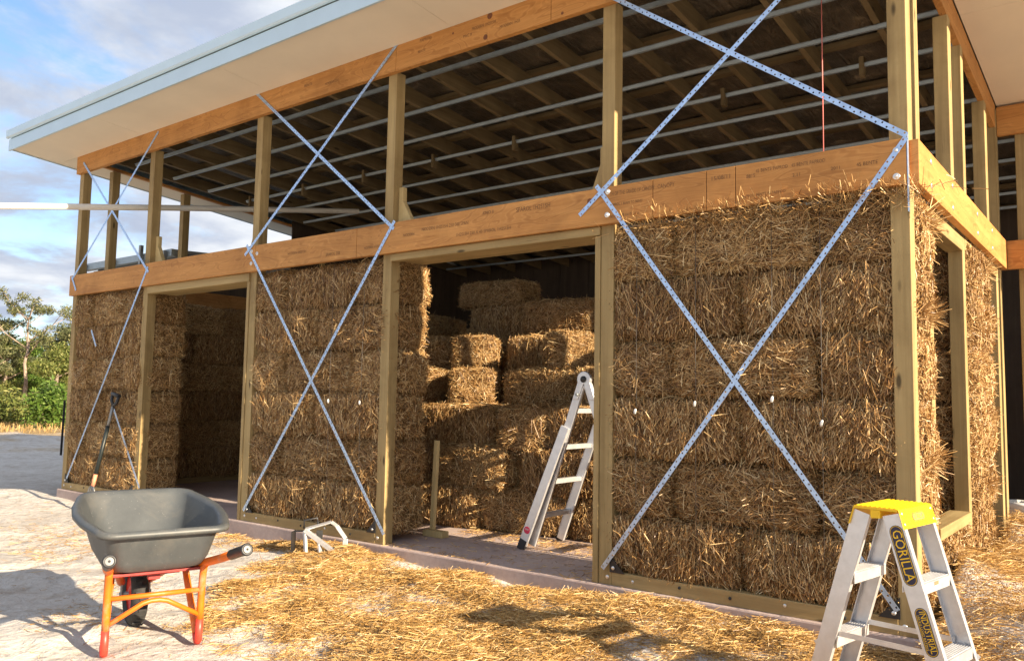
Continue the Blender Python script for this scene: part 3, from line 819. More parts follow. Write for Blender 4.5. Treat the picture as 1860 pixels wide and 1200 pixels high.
# lower wing roof seen through the open clerestory on the left
lw = empty('wing_roof'); lw.parent = house
MB().raw([(x, y, z + d) for d in (0, 0.05) for y, z in ((1.40, 3.17), (6.5, 3.45)) for x in (-12.4, -9.80)],
         [(0, 2, 3, 1), (4, 5, 7, 6), (0, 1, 5, 4), (2, 6, 7, 3), (0, 4, 6, 2), (1, 3, 7, 5)]).build('roof_sheet', M['roof_sheet'], lw)
MB().box(-12.42, -9.79, 1.30, 1.398, 3.12, 3.22).build('gutter', M['batten'], lw)
MB().box(-12.3, -9.81, 1.42, 1.46, 2.92, 3.115).build('fascia', M['steel'], lw)
for x in (-12.3, -11.4, -10.6, -9.95):
    MB().box(x, x + 0.05, 1.25, 1.296, 3.06, 3.34 if x > -11 and x < -10 else 3.2).build('gutter_bracket', M['steel'], lw)
yy = 1.5
while yy < 6.4:
    MB().box(-12.33, -12.305, yy, yy + 0.594, -0.2, 3.17 + 0.055 * (yy - 1.4)).build('board', M['dark_boards'], lw); yy += 0.6  # dark boards added to block the sky under the wing roof
for x in (-12.25, -9.92):
    for y in (1.5, 6.3): MB().box(x, x + .09, y, y + .09, -0.2, 3.1 + (y > 3) * .25).build('post', M['pine_z'], lw)

# ------------------------------------------------------------------ straw bales in the walls
COURSE = ['bottom', 'second', 'third', 'fourth', 'fifth', 'top']
def panel(x0, x1, where, group, pattern, comb, y=0.252):
    z0 = 0.075; h = (2.385 - z0) / 6
    for k in range(6):
        fr = pattern[k % len(pattern)]; tot = sum(fr); x = x0
        for j, f in enumerate(fr):
            w = (x1 - x0) * f / tot
            pos = ['left', 'right'] if len(fr) == 2 else ['left', 'middle', 'right']
            jx, jy = random.uniform(-.006, .006), random.uniform(-.022, .016)
            bale(x + w / 2 + jx, y + jy, z0 + k * h, w * 0.985, R(random.uniform(-1.2, 1.2)), 'straw bale in %s, %s course, %s one' % (where, COURSE[k], pos[j]), group,
                 combed=comb[k][j] if isinstance(comb[k], (tuple, list)) else comb[k], hscale=h / BH * random.uniform(0.955, 0.995))
            x += w
panel(-1.90, -0.055, 'wall panel beside the corner post', 'bales of the corner panel', [(1, 1), (0.5, 1, 0.5)], [(1, 1), (0, 0, 0), (1, 1), (0, 0, 1), (1, 1), (0, 0, 0)])
panel(-5.94, -4.03, 'wall panel between the two doorways', 'bales of the middle panel', [(1, 1), (0.5, 1, 0.5)], [(1, 1), (0, 0, 0), (1, 1), (0, 0, 0), (1, 0), (0, 1, 0)])
panel(-9.70, -7.95, 'wall panel at the far left end', 'bales of the far left panel', [(1, 1), (0.5, 1, 0.5)], [(1, 0), (0, 0, 0), (0, 0), (0, 0, 1), (1, 1), (0, 0, 0)])
# right side wall: sliver by the corner, under the window, panel beyond the window
h = (2.385 - 0.075) / 6
for k in range(6):
    bale(-0.235, 0.30, 0.075 + k * h, 0.42, math.pi / 2, 'short straw bale end between corner post and window, %s course' % COURSE[k], 'bales between corner post and window', hscale=h / BH)
    if k < 1:
        bale(-0.225, 1.08, 0.075, 1.0, math.pi / 2, 'straw bale under the side window', None, hscale=0.92)
    bale(-0.215 + random.uniform(-.015, .015), 2.17, 0.075 + k * h, 0.94, math.pi / 2 + R(random.uniform(-1.5, 1.5)), 'straw bale in the sunlit side wall past the window, %s course' % COURSE[k], 'bales of the side wall', hscale=h / BH * 0.985)
# left side wall, inner face seen through the far doorway
for k in range(6):
    ys = [0.95, 1.86, 2.77, 3.68, 4.6] if k % 2 == 0 else [0.72, 1.4, 2.31, 3.22, 4.14]
    for j, yy in enumerate(ys):
        bale(-9.50, yy, 0.075 + k * h, 0.9 if not (k % 2 and j == 0) else 0.46, math.pi / 2, 'straw bale in the dark left side wall, %s course, %s from the front' % (COURSE[k], ('first', 'second', 'third', 'fourth', 'fifth')[j]), 'bales of the left side wall', hscale=h / BH, combed=(k % 2 == 0))

# loose tufts pushed out of the bales: over the beam edge and along the sunlit side
def tuft_mesh(seed, n, wide, out):
    r = np.random.default_rng(seed)
    P = np.stack([r.normal(0, wide, n), r.uniform(-0.01, 0.02, n), r.normal(0, 0.03, n)], -1)
    D = np.stack([r.normal(0, 0.55, n), -out * r.uniform(0.3, 1.0, n), r.normal(0.35, 0.6, n)], -1)
    D /= np.linalg.norm(D, axis=1, keepdims=True)
    L = r.uniform(0.05, 0.15, n); P = P + D * (L * 0.4)[:, None]
    N = np.cross(D, r.normal(0, 1, (n, 3))); N /= np.linalg.norm(N, axis=1, keepdims=True)
    V, Fq = strand_mesh(P, D, N, L, r.uniform(0.0022, 0.005, n), r.normal(0, .02, n), r.uniform(-1.5, 1.5, n))
    return np_mesh('straw_tuft', V, Fq, M['straw_pale'])
TUFTS = [tuft_mesh(50 + k, 170, 0.13, 1.0) for k in range(3)] + [tuft_mesh(60 + k, 150, 0.09, 1.6) for k in range(2)]
def tuft(parent, loc, rz, k):
    o = bpy.data.objects.new('straw_tuft', TUFTS[k]); link(o, parent)
    tag(o, kind='stuff')
    o.matrix_local = parent.matrix_basis.inverted() @ (Matrix.Translation(loc) @ Matrix.Rotation(rz, 4, 'Z'))
for o in [q for q in bpy.data.objects if q.name.startswith('straw_bale')]:
    lb = o.get('label', '')
    if 'beside the corner post, top' in lb:
        for q in range(3 if o.scale.x > 0.9 else 2):
            x = o.location.x + random.uniform(-.3, .3) * (1.0 if o.scale.x > .9 else .5)
            if x > -1.75: tuft(o, (x, -0.030, random.uniform(2.33, 2.385)), 0, random.randrange(3))
    elif 'between corner post and window' in lb and random.random() < 0.6:
        tuft(o, (0.0, random.uniform(.2, .42), o.location.z + random.uniform(.05, .3)), math.pi / 2, 3 + random.randrange(2))
    elif 'side wall past the window' in lb or 'under the side window' in lb:
        for q in range(1): tuft(o, (0.0, o.location.y + random.uniform(-.4, .4), o.location.z + random.uniform(.05, .3)), math.pi / 2, 3 + random.randrange(2))

# stacked bales inside, seen through the near doorway
def st(x, y, z, L, deg, label, combed=False, tilt=0.0):
    return bale(x, y, z, L, R(deg), label, 'bales stacked inside', combed=combed, tilt=tilt)
HB = 0.37
rows = [  # z level, list of (x, y, length, deg, combed)
    (0, [(-5.35, 1.32, .9, 0, 0), (-4.42, 1.30, .88, 3, 1), (-3.52, 1.42, .9, 8, 0), (-2.62, 1.52, .9, 4, 1), (-1.7, 1.5, .9, -3, 0)]),
    (1, [(-5.0, 1.34, .9, 2, 1), (-4.08, 1.34, .86, -3, 0), (-3.10, 1.44, .9, 5, 1), (-2.2, 1.52, .9, -2, 0)]),
    (2, [(-5.35, 1.40, .9, 0, 0), (-4.35, 1.42, .9, 4, 1), (-3.55, 1.40, .5, 15, 0), (-2.95, 1.50, .72, 2, 1), (-2.05, 1.5, .9, 0, 0)]),
    (3, [(-5.20, 1.75, .46, 0, 1), (-4.73, 1.96, .92, 54, 0), (-3.78, 2.02, .88, -4, 0), (-2.86, 1.90, .82, 6, 1), (-6.05, 1.8, .9, 3, 0)]),
    (4, [(-5.60, 2.31, .92, 54, 0), (-5.00, 2.31, .92, 55, 0), (-4.25, 2.53, .66, -3, 1), (-3.62, 2.12, .46, -40, 0), (-2.80, 2.38, .9, 56, 0)]),
]
ORD = ['leftmost', 'second', 'third', 'fourth', 'fifth']
for k, (lv, lst) in enumerate(rows):
    for j, (x, y, L, dg, cb) in enumerate(lst):
        # a bale turned end-on shows its sunlit end
        st(x, y, k * HB, L, dg if abs(dg) < 40 else -dg, 'loose straw bale in the stack inside the near doorway, %s layer, %s from the left' % (COURSE[k] if k < 5 else 'top', ORD[j]), bool(cb))
back = [(-6.3, 3.2), (-5.38, 3.15), (-4.46, 3.1), (-3.53, 3.1), (-2.6, 3.15)]
HK = 0.388
for lv in range(7):
    for j, (x, y) in enumerate(back):
        if lv == 6 and j not in (1,): continue
        if lv == 5 and j == 0: continue
        o = st(x + 0.16 * (lv % 2), y + random.uniform(-.04, .06), lv * HK, .92, random.uniform(-3, 3), 'shaded straw bale in the back stack, layer %s from the floor, %s from the left' % (['first', 'second', 'third', 'fourth', 'fifth', 'sixth', 'seventh'][lv], ORD[j]), (lv + j) % 2 == 0)
        if lv == 6: o.scale.z = 0.78
for lv in range(6):  # unseen row added to stop sun crossing to the left wall
    for j, y in enumerate((1.25, 2.17, 3.1)):
        st(-6.45 + random.uniform(-.03, .03), y, lv * HB, .92, 90 + random.uniform(-3, 3), 'unseen straw bale added behind the middle wall panel to block sunlight, %s layer, %s from the front' % (COURSE[lv], ('first', 'second', 'third')[j]), (lv + j) % 2 == 0)
# deeper bale stack seen through the far doorway
for lv in range(6):
    for j, x in enumerate((-8.75, -7.83, -6.9)):
        st(x - 0.3 * (lv % 2), 4.9, lv * HB, .92, random.uniform(-2, 2), 'dark straw bale deep behind the far doorway, %s layer, %s from the left' % (COURSE[lv], ORD[j]), (lv + j) % 2 == 1)

# ------------------------------------------------------------------ loose straw on the ground
def scatter(name, n, x0, x1, y0, y1, dens, label, zf=ground_z, lmax=0.15, pile=0.04, m='straw_gold'):
    r = np.random.default_rng(abs(hash(name)) % 1000 + 17 if False else len(name) + n % 97)
    P = np.empty((0, 2))
    while len(P) < n:
        q = np.stack([r.uniform(x0, x1, n), r.uniform(y0, y1, n)], -1)
        P = np.concatenate([P, q[r.random(n) < dens(q[:, 0], q[:, 1])]])
    P = P[:n]
    ang = r.uniform(0, math.pi * 2, n); ti = r.normal(0, 0.16, n) + (r.random(n) < 0.05) * r.uniform(-0.8, 0.8, n)
    D = np.stack([np.cos(ang) * np.cos(ti), np.sin(ang) * np.cos(ti), np.sin(ti)], -1)
    N = np.tile([0, 0, 1.0], (n, 1)) - D * D[:, 2:3]; N /= np.linalg.norm(N, axis=1, keepdims=True)
    z = zf(P[:, 0], P[:, 1]) + r.random(n) ** 1.6 * pile * np.clip(dens(P[:, 0], P[:, 1]), 0.05, 1) + 0.004
    L = 0.02 + (lmax - 0.02) * r.random(n) ** 2.0
    V, Fq = strand_mesh(np.stack([P[:, 0], P[:, 1], z], -1), D, N, L, r.uniform(0.0015, 0.0038, n), r.normal(0, 0.014, n), r.uniform(-1.5, 1.5, n))
    o = link(bpy.data.objects.new(name, np_mesh(name, V, Fq, M[m])))
    return tag(o, label, 'straw', kind='stuff')
scatter('loose_straw', 190000, -6.4, 2.2, -2.6, -0.06, straw_density, 'thick golden loose straw spread on the sand before the wall')
scatter('side_straw', 38000, 0.09, 1.6, -0.3, 3.4, lambda x, y: np.clip(1.05 - 0.3 * x + vnoise(x, y, .5, 3), 0, 1), 'golden straw heaped along the sunlit side wall', pile=0.09)
def sparse(x, y):
    c = vnoise(x, y, 0.8, 21) + 0.5 * vnoise(x, y, 0.3, 22)
    return np.clip(sstep(0.12, 0.4, c) + 0.9 * np.exp(-(((x + 7.0) / 0.7) ** 2 + ((y + 1.25) / 0.3) ** 2)) + 0.04, 0, 1) * (y < -0.08)
scatter('thin_straw', 5200, -9.5, -1.2, -3.8, -0.1, sparse, 'thin wisps of straw strewn over the white sand', pile=0.006, lmax=0.12)
scatter('floor_straw', 2600, -4.0, -1.95, -0.03, 1.15, lambda x, y: np.clip(0.12 + sstep(0.75, 1.1, y + 0.1 * (x + 4)) + sstep(0.25, -0.02, y) * 0.5 * (vnoise(x, y, .4, 3) + .5), 0, 1), 'straw litter on the concrete inside the near doorway', zf=lambda x, y: 0 * x + 0.001, pile=0.01, lmax=0.11)

# ------------------------------------------------------------------ wheelbarrow
wb = empty('wheelbarrow', (-3.158, -2.447, -0.125), math.atan2(0.308, -0.951))
tag(wb, 'dark grey plastic tray wheelbarrow with orange legs on the sand', 'wheelbarrow')
# local frame: +x forward (towards the wheel), +y to its left; origin on the ground between the feet
def rim_loop(kx0, kx1, hw0, hwm, hw1, z0, z1, rad, n=9):
    """rounded outline from rear kx0 to front kx1"""
    pts = []
    def corner(cx, cy, a0, r_):
        for i in range(n):
            a = a0 + (math.pi / 2) * i / (n - 1); pts.append((cx + r_ * math.cos(a), cy + r_ * math.sin(a)))
    corner(kx1 - rad * 1.5, hw1 - rad * 1.5, 0, rad * 1.5)
    xm = (kx0 + kx1) / 2
    for t in (0.25, 0.5, 0.75): pts.append((kx1 - rad * 1.5 + (kx0 + rad - kx1 + rad * 1.5) * t, hw1 + (hw0 - hw1) * t + (hwm - (hw0 + hw1) / 2) * math.sin(math.pi * t)))
    corner(kx0 + rad, hw0 - rad, math.pi / 2, rad)
    corner(kx0 + rad, -hw0 + rad, math.pi, rad)
    for t in (0.25, 0.5, 0.75): pts.append((kx0 + rad + (kx1 - rad * 1.5 - kx0 - rad) * t, -(hw0 + (hw1 - hw0) * t + (hwm - (hw0 + hw1) / 2) * math.sin(math.pi * t))))
    corner(kx1 - rad * 1.5, -hw1 + rad * 1.5, -math.pi / 2, rad * 1.5)
    return [(x, y, z0 + (z1 - z0) * (x - kx0) / (kx1 - kx0)) for x, y in pts]
loops = [rim_loop(-0.205, 0.715, .318, .375, .318, .612, .722, .085),      # rolled edge outer, low
         rim_loop(-0.210, 0.720, .323, .380, .322, .628, .738, .088),
         rim_loop(-0.195, 0.705, .310, .367, .310, .640, .750, .080),
         rim_loop(-0.172, 0.683, .287, .344, .288, .634, .744, .075),
         rim_loop(-0.165, 0.670, .280, .338, .282, .618, .726, .072),
         rim_loop(-0.105, 0.560, .246, .285, .235, .470, .545, .075),
         rim_loop(-0.070, 0.450, .222, .240, .200, .425, .425, .075),
         rim_loop(-0.030, 0.380, .180, .195, .160, .412, .412, .07)]
tr = MB(); n = len(loops[0])
vs = [p for lp in loops for p in lp]
fs = [(i * n + j, i * n + (j + 1) % n, (i + 1) * n + (j + 1) % n, (i + 1) * n + j) for i in range(len(loops) - 1) for j in range(n)]
fs.append(tuple((len(loops) - 1) * n + j for j in range(n)))
tr.raw(vs, fs, 0, True)
tray = tr.build('tray', M['tray'], wb)
sm = tray.modifiers.new('thick', 'SOLIDIFY'); sm.thickness = 0.006; sm.offset = 1
for s in (-1, 1):
    hd = MB().tube([(-0.42, s * 0.298, 0.54), (-0.20, s * 0.268, 0.475), (0.02, s * 0.225, 0.415), (0.30, s * 0.14, 0.365), (0.55, s * 0.075, 0.25)], 0.0225, 12).build('handle', M['orange_paint'], wb)
    hd.data.materials.append(M['dark_red'])
    d = Vector((-0.22, s * 0.030, 0.065)).normalized(); p = Vector((-0.40, s * 0.2953, 0.534))
    gp = MB().lathe([(0.0235, -0.07), (0.0265, -0.065), (0.0265, 0.10), (0.031, 0.104), (0.031, 0.118), (0.022, 0.122), (0.0205, 0.119), (0.012, 0.119), (0.008, 0.113), (0.0005, 0.113)], p, d, 20).build('grip', M['black_plastic'], hd)
    ge = disc('grip_end', p + d * 0.1195, 0.0195, M['grey_plastic'], gp, axis=tuple(d), h=0.0015, n=18)
    disc('grip_hole_disc', p + d * 0.1212, 0.006, M['rubber'], gp, axis=tuple(d), h=0.0008, n=12)  # black disc painted in for the dark of a hole
    # one bent tube: rear strut, foot, front strut
    lg = MB().tube([(-0.045, s * 0.236, 0.43), (-0.025, s * 0.232, 0.40), (-0.012, s * 0.231, 0.34), (0.0, s * 0.2305, 0.20), (0.004, s * 0.230, 0.125)], 0.0190, 12)
    leg = lg.build('leg', M['orange_paint'], wb)
    MB().tube([(0.0042, s * 0.230, 0.13), (0.012, s * 0.230, 0.016), (0.024, s * 0.229, 0.006), (0.040, s * 0.228, 0.012), (0.052, s * 0.226, 0.045)], 0.0198, 12).build('foot', M['red_paint'], leg)
    MB().tube([(0.0512, s * 0.226, 0.04), (0.09, s * 0.215, 0.14), (0.16, s * 0.195, 0.30), (0.19, s * 0.185, 0.385)], 0.0185, 12).build('front_strut', M['orange_paint'], leg)
MB().tube([(-0.006, -0.229, 0.285), (-0.006, 0.229, 0.285)], 0.013, 10).build('cross_bar', M['orange_paint'], wb)
MB().tube([(0.001, -0.229, 0.150), (-0.001, -0.06, 0.245), (-0.001, -0.02, 0.254), (-0.001, 0.02, 0.254), (-0.001, 0.06, 0.245), (0.001, 0.229, 0.150)], 0.013, 10).build('cross_bar', M['orange_paint'], wb)
MB().box(-0.02, 0.02, -0.215, 0.215, 0.392, 0.408).build('tray_support', M['dark_red'], wb, 0.003)
MB().box(0.02, 0.26, -0.12, 0.12, 0.380, 0.398).box(0.05, 0.09, -0.03, 0.03, 0.35, 0.379).build('base_plate', M['dark_red'], wb, 0.003)
wh = empty('wheel'); wh.parent = wb; wh.location = (0.535, 0, 0.188)
prof = []
for i in range(17):
    a = 2 * math.pi * i / 16; prof.append((0.14 + 0.048 * math.cos(a), 0.046 * math.sin(a)))
ty = MB().lathe(prof, (0, 0, 0), (0, 1, 0), 36)
for i in range(36):
    a = 2 * math.pi * i / 36; c, s_ = math.cos(a), math.sin(a)
    ty.bar((c * 0.188, -0.03 + 0.02 * (i % 2), s_ * 0.188), (c * 0.188, 0.01 + 0.02 * (i % 2), s_ * 0.188), 0.014, 0.008, up=(c, 0, s_))
ty.build('tyre', M['rubber'], wh)
MB().lathe([(0.098, -0.032), (0.105, -0.030), (0.06, -0.012), (0.025, -0.035), (0.0005, -0.036)], (0, 0, 0), (0, 1, 0), 28).lathe([(0.098, 0.032), (0.105, 0.030), (0.06, 0.012), (0.025, 0.035), (0.0005, 0.036)], (0, 0, 0), (0, 1, 0), 28).build('rim', M['red_paint'], wh)
MB().tube([(0.535, -0.085, 0.188), (0.535, 0.085, 0.188)], 0.009, 10).build('axle', M['steel'], wb)
for s in (-1, 1):
    MB().bar((0.535, s * 0.075, 0.17), (0.535, s * 0.075, 0.275), 0.03, 0.006, up=(0, 1, 0)).build('axle_bracket', M['steel'], wb)

# ------------------------------------------------------------------ step ladder in the foreground
GZ = float(ground_z(0.09, -0.9))
sl = empty('step_ladder', (0.0875, -0.905, -0.12), R(-9))
tag(sl, 'aluminium double-sided step ladder with yellow top cap at the corner', 'ladder')
TH = 0.90
def stile(sx, sy):
    b = MB(); tilt = 0.29; zt, zb = TH - 0.025, -0.02
    def px(z): return sx * (0.055 + (TH - z) * tilt)
    p0, p1 = (px(zb), sy * 0.165, zb), (px(zt), sy * 0.165, zt)
    d = (Vector(p1) - Vector(p0)).normalized(); acr = Vector((0, 1, 0)).cross(d)
    b.bar(p0, p1, 0.003, 0.074, up=acr)
    for e in (-1, 1):
        o = acr * (e * 0.0355) + Vector((0, -sy * 0.0135, 0))
        b.bar(Vector(p0) + o, Vector(p1) + o, 0.024, 0.003, up=acr)
    st_ = b.build('stile', M['alu'], sl)
    f = MB(); q = Vector(p0); f.bar(q - d * 0.005, q + d * 0.05, 0.034, 0.082, up=acr); f.build('foot', M['rubber'], st_)
    return st_, px, acr, d
stiles = {}
for sx in (-1, 1):
    for sy in (-1, 1): stiles[sx, sy] = stile(sx, sy)
for sx in (-1, 1):
    px = stiles[sx, 1][1]
    for z in (0.61, 0.325, 0.06):
        xc = px(z)
        s_ = MB(); s_.box(xc - 0.042, xc + 0.042, -0.160, 0.160, z - 0.003, z)
        for e in (-1, 1): s_.box(xc + e * 0.0385 - 0.0018, xc + e * 0.0385 + 0.0018, -0.160, 0.160, z - 0.045, z - 0.0032)
        for k in range(7): s_.box(xc - 0.034 + k * 0.0105, xc - 0.030 + k * 0.0105, -0.159, 0.159, z + 0.0002, z + 0.0028)
        so = s_.build('step', M['alu'], sl)
        if sx == 1 and z == 0.61:
            pl = MB().box(xc + 0.0406, xc + 0.0412, -0.035, 0.01, z - 0.022, z - 0.006).build('sticker', M['sticker_orange'], so)
            MB().box(xc + 0.0406, xc + 0.0411, -0.032, 0.006, z - 0.040, z - 0.0225).build('sticker', M['white_plastic'], so)
for sy in (-1, 1):
    MB().bar((-0.19, sy * 0.150, 0.34), (0.19, sy * 0.150, 0.34), 0.004, 0.022).build('spreader', M['alu'], sl)
    for sx in (-1, 1):
        px = stiles[sx, sy][1]
        MB().bar((px(0.12), sy * 0.158, 0.28), (px(0.34), sy * 0.158, 0.325), 0.02, 0.003, up=(0, 1, 0)).build('step_brace', M['alu'], sl)
cp = MB()
cp.box(-0.092, 0.092, -0.175, 0.175, TH - 0.012, TH)
for k in range(9): cp.box(-0.085 + k * 0.02, -0.077 + k * 0.02, -0.170, 0.170, TH + 0.0003, TH + 0.003)
for s in (-1, 1):
    cp.prism([(-0.176, 0), (0.176, 0), (0.180, -0.078), (-0.180, -0.078)], ((s * 0.092, 0, TH - 0.0125), (0, 1, 0), (s * 0.22, 0, 1)) if False else ((s * 0.0925, 0, TH - 0.002), (0, 1, 0), (-s * 0.29, 0, 1)), 0.004)
cap = cp.build('top_cap', M['yellow'], sl, 0.002)
MB().box(-0.02, 0.02, -0.176, 0.176, TH - 0.045, TH - 0.0125).build('hinge_block', M['yellow'], sl)
def pill(L, W, n=10):
    pts = []
    for i in range(n): a = -math.pi / 2 + math.pi * i / (n - 1); pts.append((L / 2 - W / 2 + W / 2 * math.cos(a), W / 2 * math.sin(a)))
    for i in range(n): a = math.pi / 2 + math.pi * i / (n - 1); pts.append((-L / 2 + W / 2 + W / 2 * math.cos(a), W / 2 * math.sin(a)))
    return pts
def badge(parent, o, eu, ev, L, W, body, size, sub=None, sx=1.0, bg='navy'):
    """eu: reading direction, ev: letter up; sits on the surface at o"""
    o, eu, ev = Vector(o), Vector(eu).normalized(), Vector(ev).normalized(); nn = eu.cross(ev)
    a = MB().prism(pill(L, W), (o, eu, ev), 0.0006).build('label_border', M['navy'], parent)
    MB().prism(pill(L - 0.006, W - 0.006), (o + nn * 0.0007, eu, ev), 0.0004).build('label_edge', M['yellow'], a)
    MB().prism(pill(L - 0.010, W - 0.010), (o + nn * 0.0012, eu, ev), 0.0004).build('label_field', M[bg], a)
    text_part('lettering', body, size, o + nn * 0.0020 + ev * (0.006 if sub else 0), eu, ev, M['yellow'], a, sx, 'CENTER')
    if sub: text_part('lettering', sub, size * 0.38, o + nn * 0.0020 - ev * 0.014, eu, ev, M['yellow'], a, 1.0, 'CENTER')
st_, px, acr, d = stiles[1, -1]
for zc, L, body, size, sub, sxx in ((0.715, 0.245, 'GORILLA', 0.056, None, 0.92), (0.425, 0.19, 'INDUSTRIAL', 0.036, '150 KG LOAD RATING', 0.82)):
    badge(st_, (px(zc), -0.1672, zc), -d, Vector((0, -1, 0)).cross(-d), L, 0.056 if not sub else 0.05, body, size, sub, sxx)
nrm = Vector((1, 0, 0.29)).normalized()
upv = Vector((-0.29, 0, 1)).normalized()
co = Vector((0.0925, 0, TH - 0.002)) - upv * 0.040 + nrm * 0.0046
badge(cap, co, (0, 1, 0), upv, 0.13, 0.036, 'GORILLA', 0.028, None, 0.95, bg='sticker_orange')
for e in (-1, 1):
    for q in (-0.018, -0.062):
        disc('rivet', Vector((0.0925, e * 0.155, TH - 0.002)) + upv * q + nrm * 0.004, 0.006, M['bolt'], cap, axis=tuple(nrm), h=0.002, n=10)

# ------------------------------------------------------------------ folding ladder inside the doorway
fl = empty('folding_ladder', (-2.52, 0.90, 0.0))
tag(fl, 'grey aluminium folding ladder standing open inside the near doorway', 'ladder')
HZ = 1.37
for sx in (-1, 1):
    for sy in (-1, 1):
        t0 = Vector((sx * 0.03, sy * 0.225, HZ - 0.04)); f0 = Vector((sx * 0.56, sy * 0.275, 0.0))
        dd = (t0 - f0).normalized(); md = f0 + dd * 0.72
        i0 = Vector((sx * 0.52, sy * 0.225, 0.06)); 
        s1 = MB().bar(f0 + dd * 0.04, md + dd * 0.35, 0.028, 0.078, up=(sx, 0, .4)).build('outer_rail', M['alu'], fl, 0.004)
        MB().bar(f0, f0 + dd * 0.085, 0.036, 0.072, up=(sx, 0, .4)).build('foot', M['black_plastic'], s1, 0.004)
        MB().bar(Vector((sx * 0.50, sy * 0.205, 0.03)), t0 + Vector((0, -sy * .004, 0)), 0.026, 0.07, up=(sx, 0, .4)).build('inner_rail', M['alu'], fl, 0.004)
        if sx == -1 and sy == -1:
            nn = Vector((0, -1, 0)); c = f0 + dd * 0.17
            disc('round_sticker', (c.x, c.y - 0.0142, c.z), 0.030, M['sticker_red'], s1, h=0.0012, n=22)
            text_part('lettering', 'TRA', 0.020, (c.x, c.y - 0.0162, c.z + .006), (1, 0, 0), (0, 0, 1), M['white_plastic'], s1, 1.0, 'CENTER')
    for z in (0.27, 0.55, 0.83, 1.12):
        xx = sx * (0.03 + (HZ - z) * 0.362)
        MB().bar((xx, -0.20, z), (xx, 0.20, z), 0.06, 0.034, up=(0, 0, 1)).bar((xx, -0.20, z + .0185), (xx, 0.20, z + .0185), 0.04, 0.003).build('rung', M['alu'], fl, 0.004)
for sy in (-1, 1):
    hg = MB()
    pts = []
    for i in range(13):
        a = math.pi * (-0.13 + 1.26 * i / 12); pts.append((0.062 * math.cos(a), 0.062 * math.sin(a)))
    pts += [(-0.105, -0.16), (-0.055, -0.16), (0.0, -0.035), (0.055, -0.16), (0.105, -0.16)]
    ho = hg.prism(pts, ((0, sy * 0.225 + 0.016, HZ), (1, 0, 0), (0, 0, 1)), 0.032).build('hinge', M['alu'], fl, 0.004)
    MB().lathe([(0.0005, 0.016), (0.018, 0.014), (0.026, 0.006), (0.026, 0)], (0, sy * 0.225 - 0.0165, HZ), (0, -1, 0), 18).build('hinge_knob', M['black_plastic'], ho)
    MB().tube([(-0.05, sy * 0.225 - 0.017, HZ - 0.12), (-0.05, sy * 0.225 - 0.045, HZ - 0.12)], 0.012, 10).build('lock_pin', M['steel'], ho)

# ------------------------------------------------------------------ small things
# digging fork leaning on the left panel
fk = empty('garden_fork', (-8.47, -0.27, -0.11))
tag(fk, 'garden fork with black grip leaning on the far left straw wall', 'garden fork')
A, B_ = Vector((0.0, 0.02, 0.22)), Vector((0.085, 0.205, 1.36))
dd = (B_ - A).normalized()
MB().tube([A + dd * 0.16, A + dd * 0.72], 0.021, 10).build('shaft', M['green_shaft'], fk)
MB().tube([A + dd * 0.72, A + dd * 0.96], 0.017, 10).build('shaft_neck', M['steel'], fk)
sd = Vector((0.86, 0.0, -0.16)).normalized()
t = A + dd * 1.08; lo = A + dd * 0.95
MB().tube([lo, lo + dd * .05 - sd * .06, t - sd * .07], 0.018, 8).tube([lo, lo + dd * .05 + sd * .06, t + sd * .07], 0.018, 8).tube([t - sd * .082, t + sd * .082], 0.023, 10).build('grip', M['black_plastic'], fk)
MB().tube([A + dd * 0.04, A + dd * 0.17], [0.022, 0.022], 10).build('socket', plain('copper_band', (0.75, 0.28, 0.16), 0.5), fk)
for q in (-0.06, -0.02, 0.02, 0.06):
    MB().tube([A + dd * 0.05, A + sd * q * 1.0, A + sd * q - dd * 0.14 + Vector((0, -.01, 0)), A + sd * q - dd * 0.25], [0.010, 0.009, 0.007, 0.004], 6).build('tine', M['steel'], fk)

# timber upright and foot block in the near doorway, sunlit paleness put into the colour
pu = empty('timber_upright', (-3.97, 0.60, 0.0))
tag(pu, 'short timber upright coloured sunlit pale, standing on a block inside the near doorway', 'timber upright')
MB().box(-0.13, 0.10, -0.06, 0.03, 0.001, 0.055).build('foot_block', M['pale_pine'], pu, 0.003)
MB().bar((-0.055, -0.01, 0.056), (-0.035, 0.0, 0.83), 0.042, 0.035, up=(0, 1, 0)).build('upright', M['pale_pine'], pu, 0.003)

# small aluminium framed tool on the sand
tl = empty('bale_hook_frame', (-4.50, -0.42, float(ground_z(-4.4, -0.4))), math.atan2(.61, .79))
tag(tl, 'small white metal tool frame with black handle on the sand by the slab', 'tool')
ring = [(0.0, 0.02, 0.19), (0.20, 0.06, 0.245), (0.245, 0.06, 0.215), (0.325, 0.04, 0.115), (0.325, 0.03, 0.055), (0.27, 0.0, 0.02)]
for p, q in zip(ring[:-1], ring[1:]):
    MB().bar(p, q, 0.04, 0.010, up=(0, -.3, 1)).build('frame_bar', M['alu'], tl, 0.002)
MB().bar((0.0, 0.0, 0.185), (0.27, -0.05, 0.012), 0.03, 0.035).build('frame_bar', M['alu'], tl, 0.002)
MB().bar((0.125, -0.02, 0.10), (0.14, -0.03, -0.01), 0.03, 0.02).build('leg', M['alu'], tl, 0.002)
MB().bar((0.0, 0.0, 0.18), (0.01, 0.01, -0.01), 0.03, 0.02).build('leg', M['white_plastic'], tl, 0.002)
MB().tube([(-0.02, 0.05, 0.19), (-0.02, 0.05, 0.255), (0.085, 0.06, 0.275), (0.092, 0.06, 0.21)], 0.008, 8).build('handle', M['black_plastic'], tl)
MB().box(0.09, 0.14, 0.02, 0.03, 0.11, 0.18).build('clamp_plate', M['rubber'], tl)
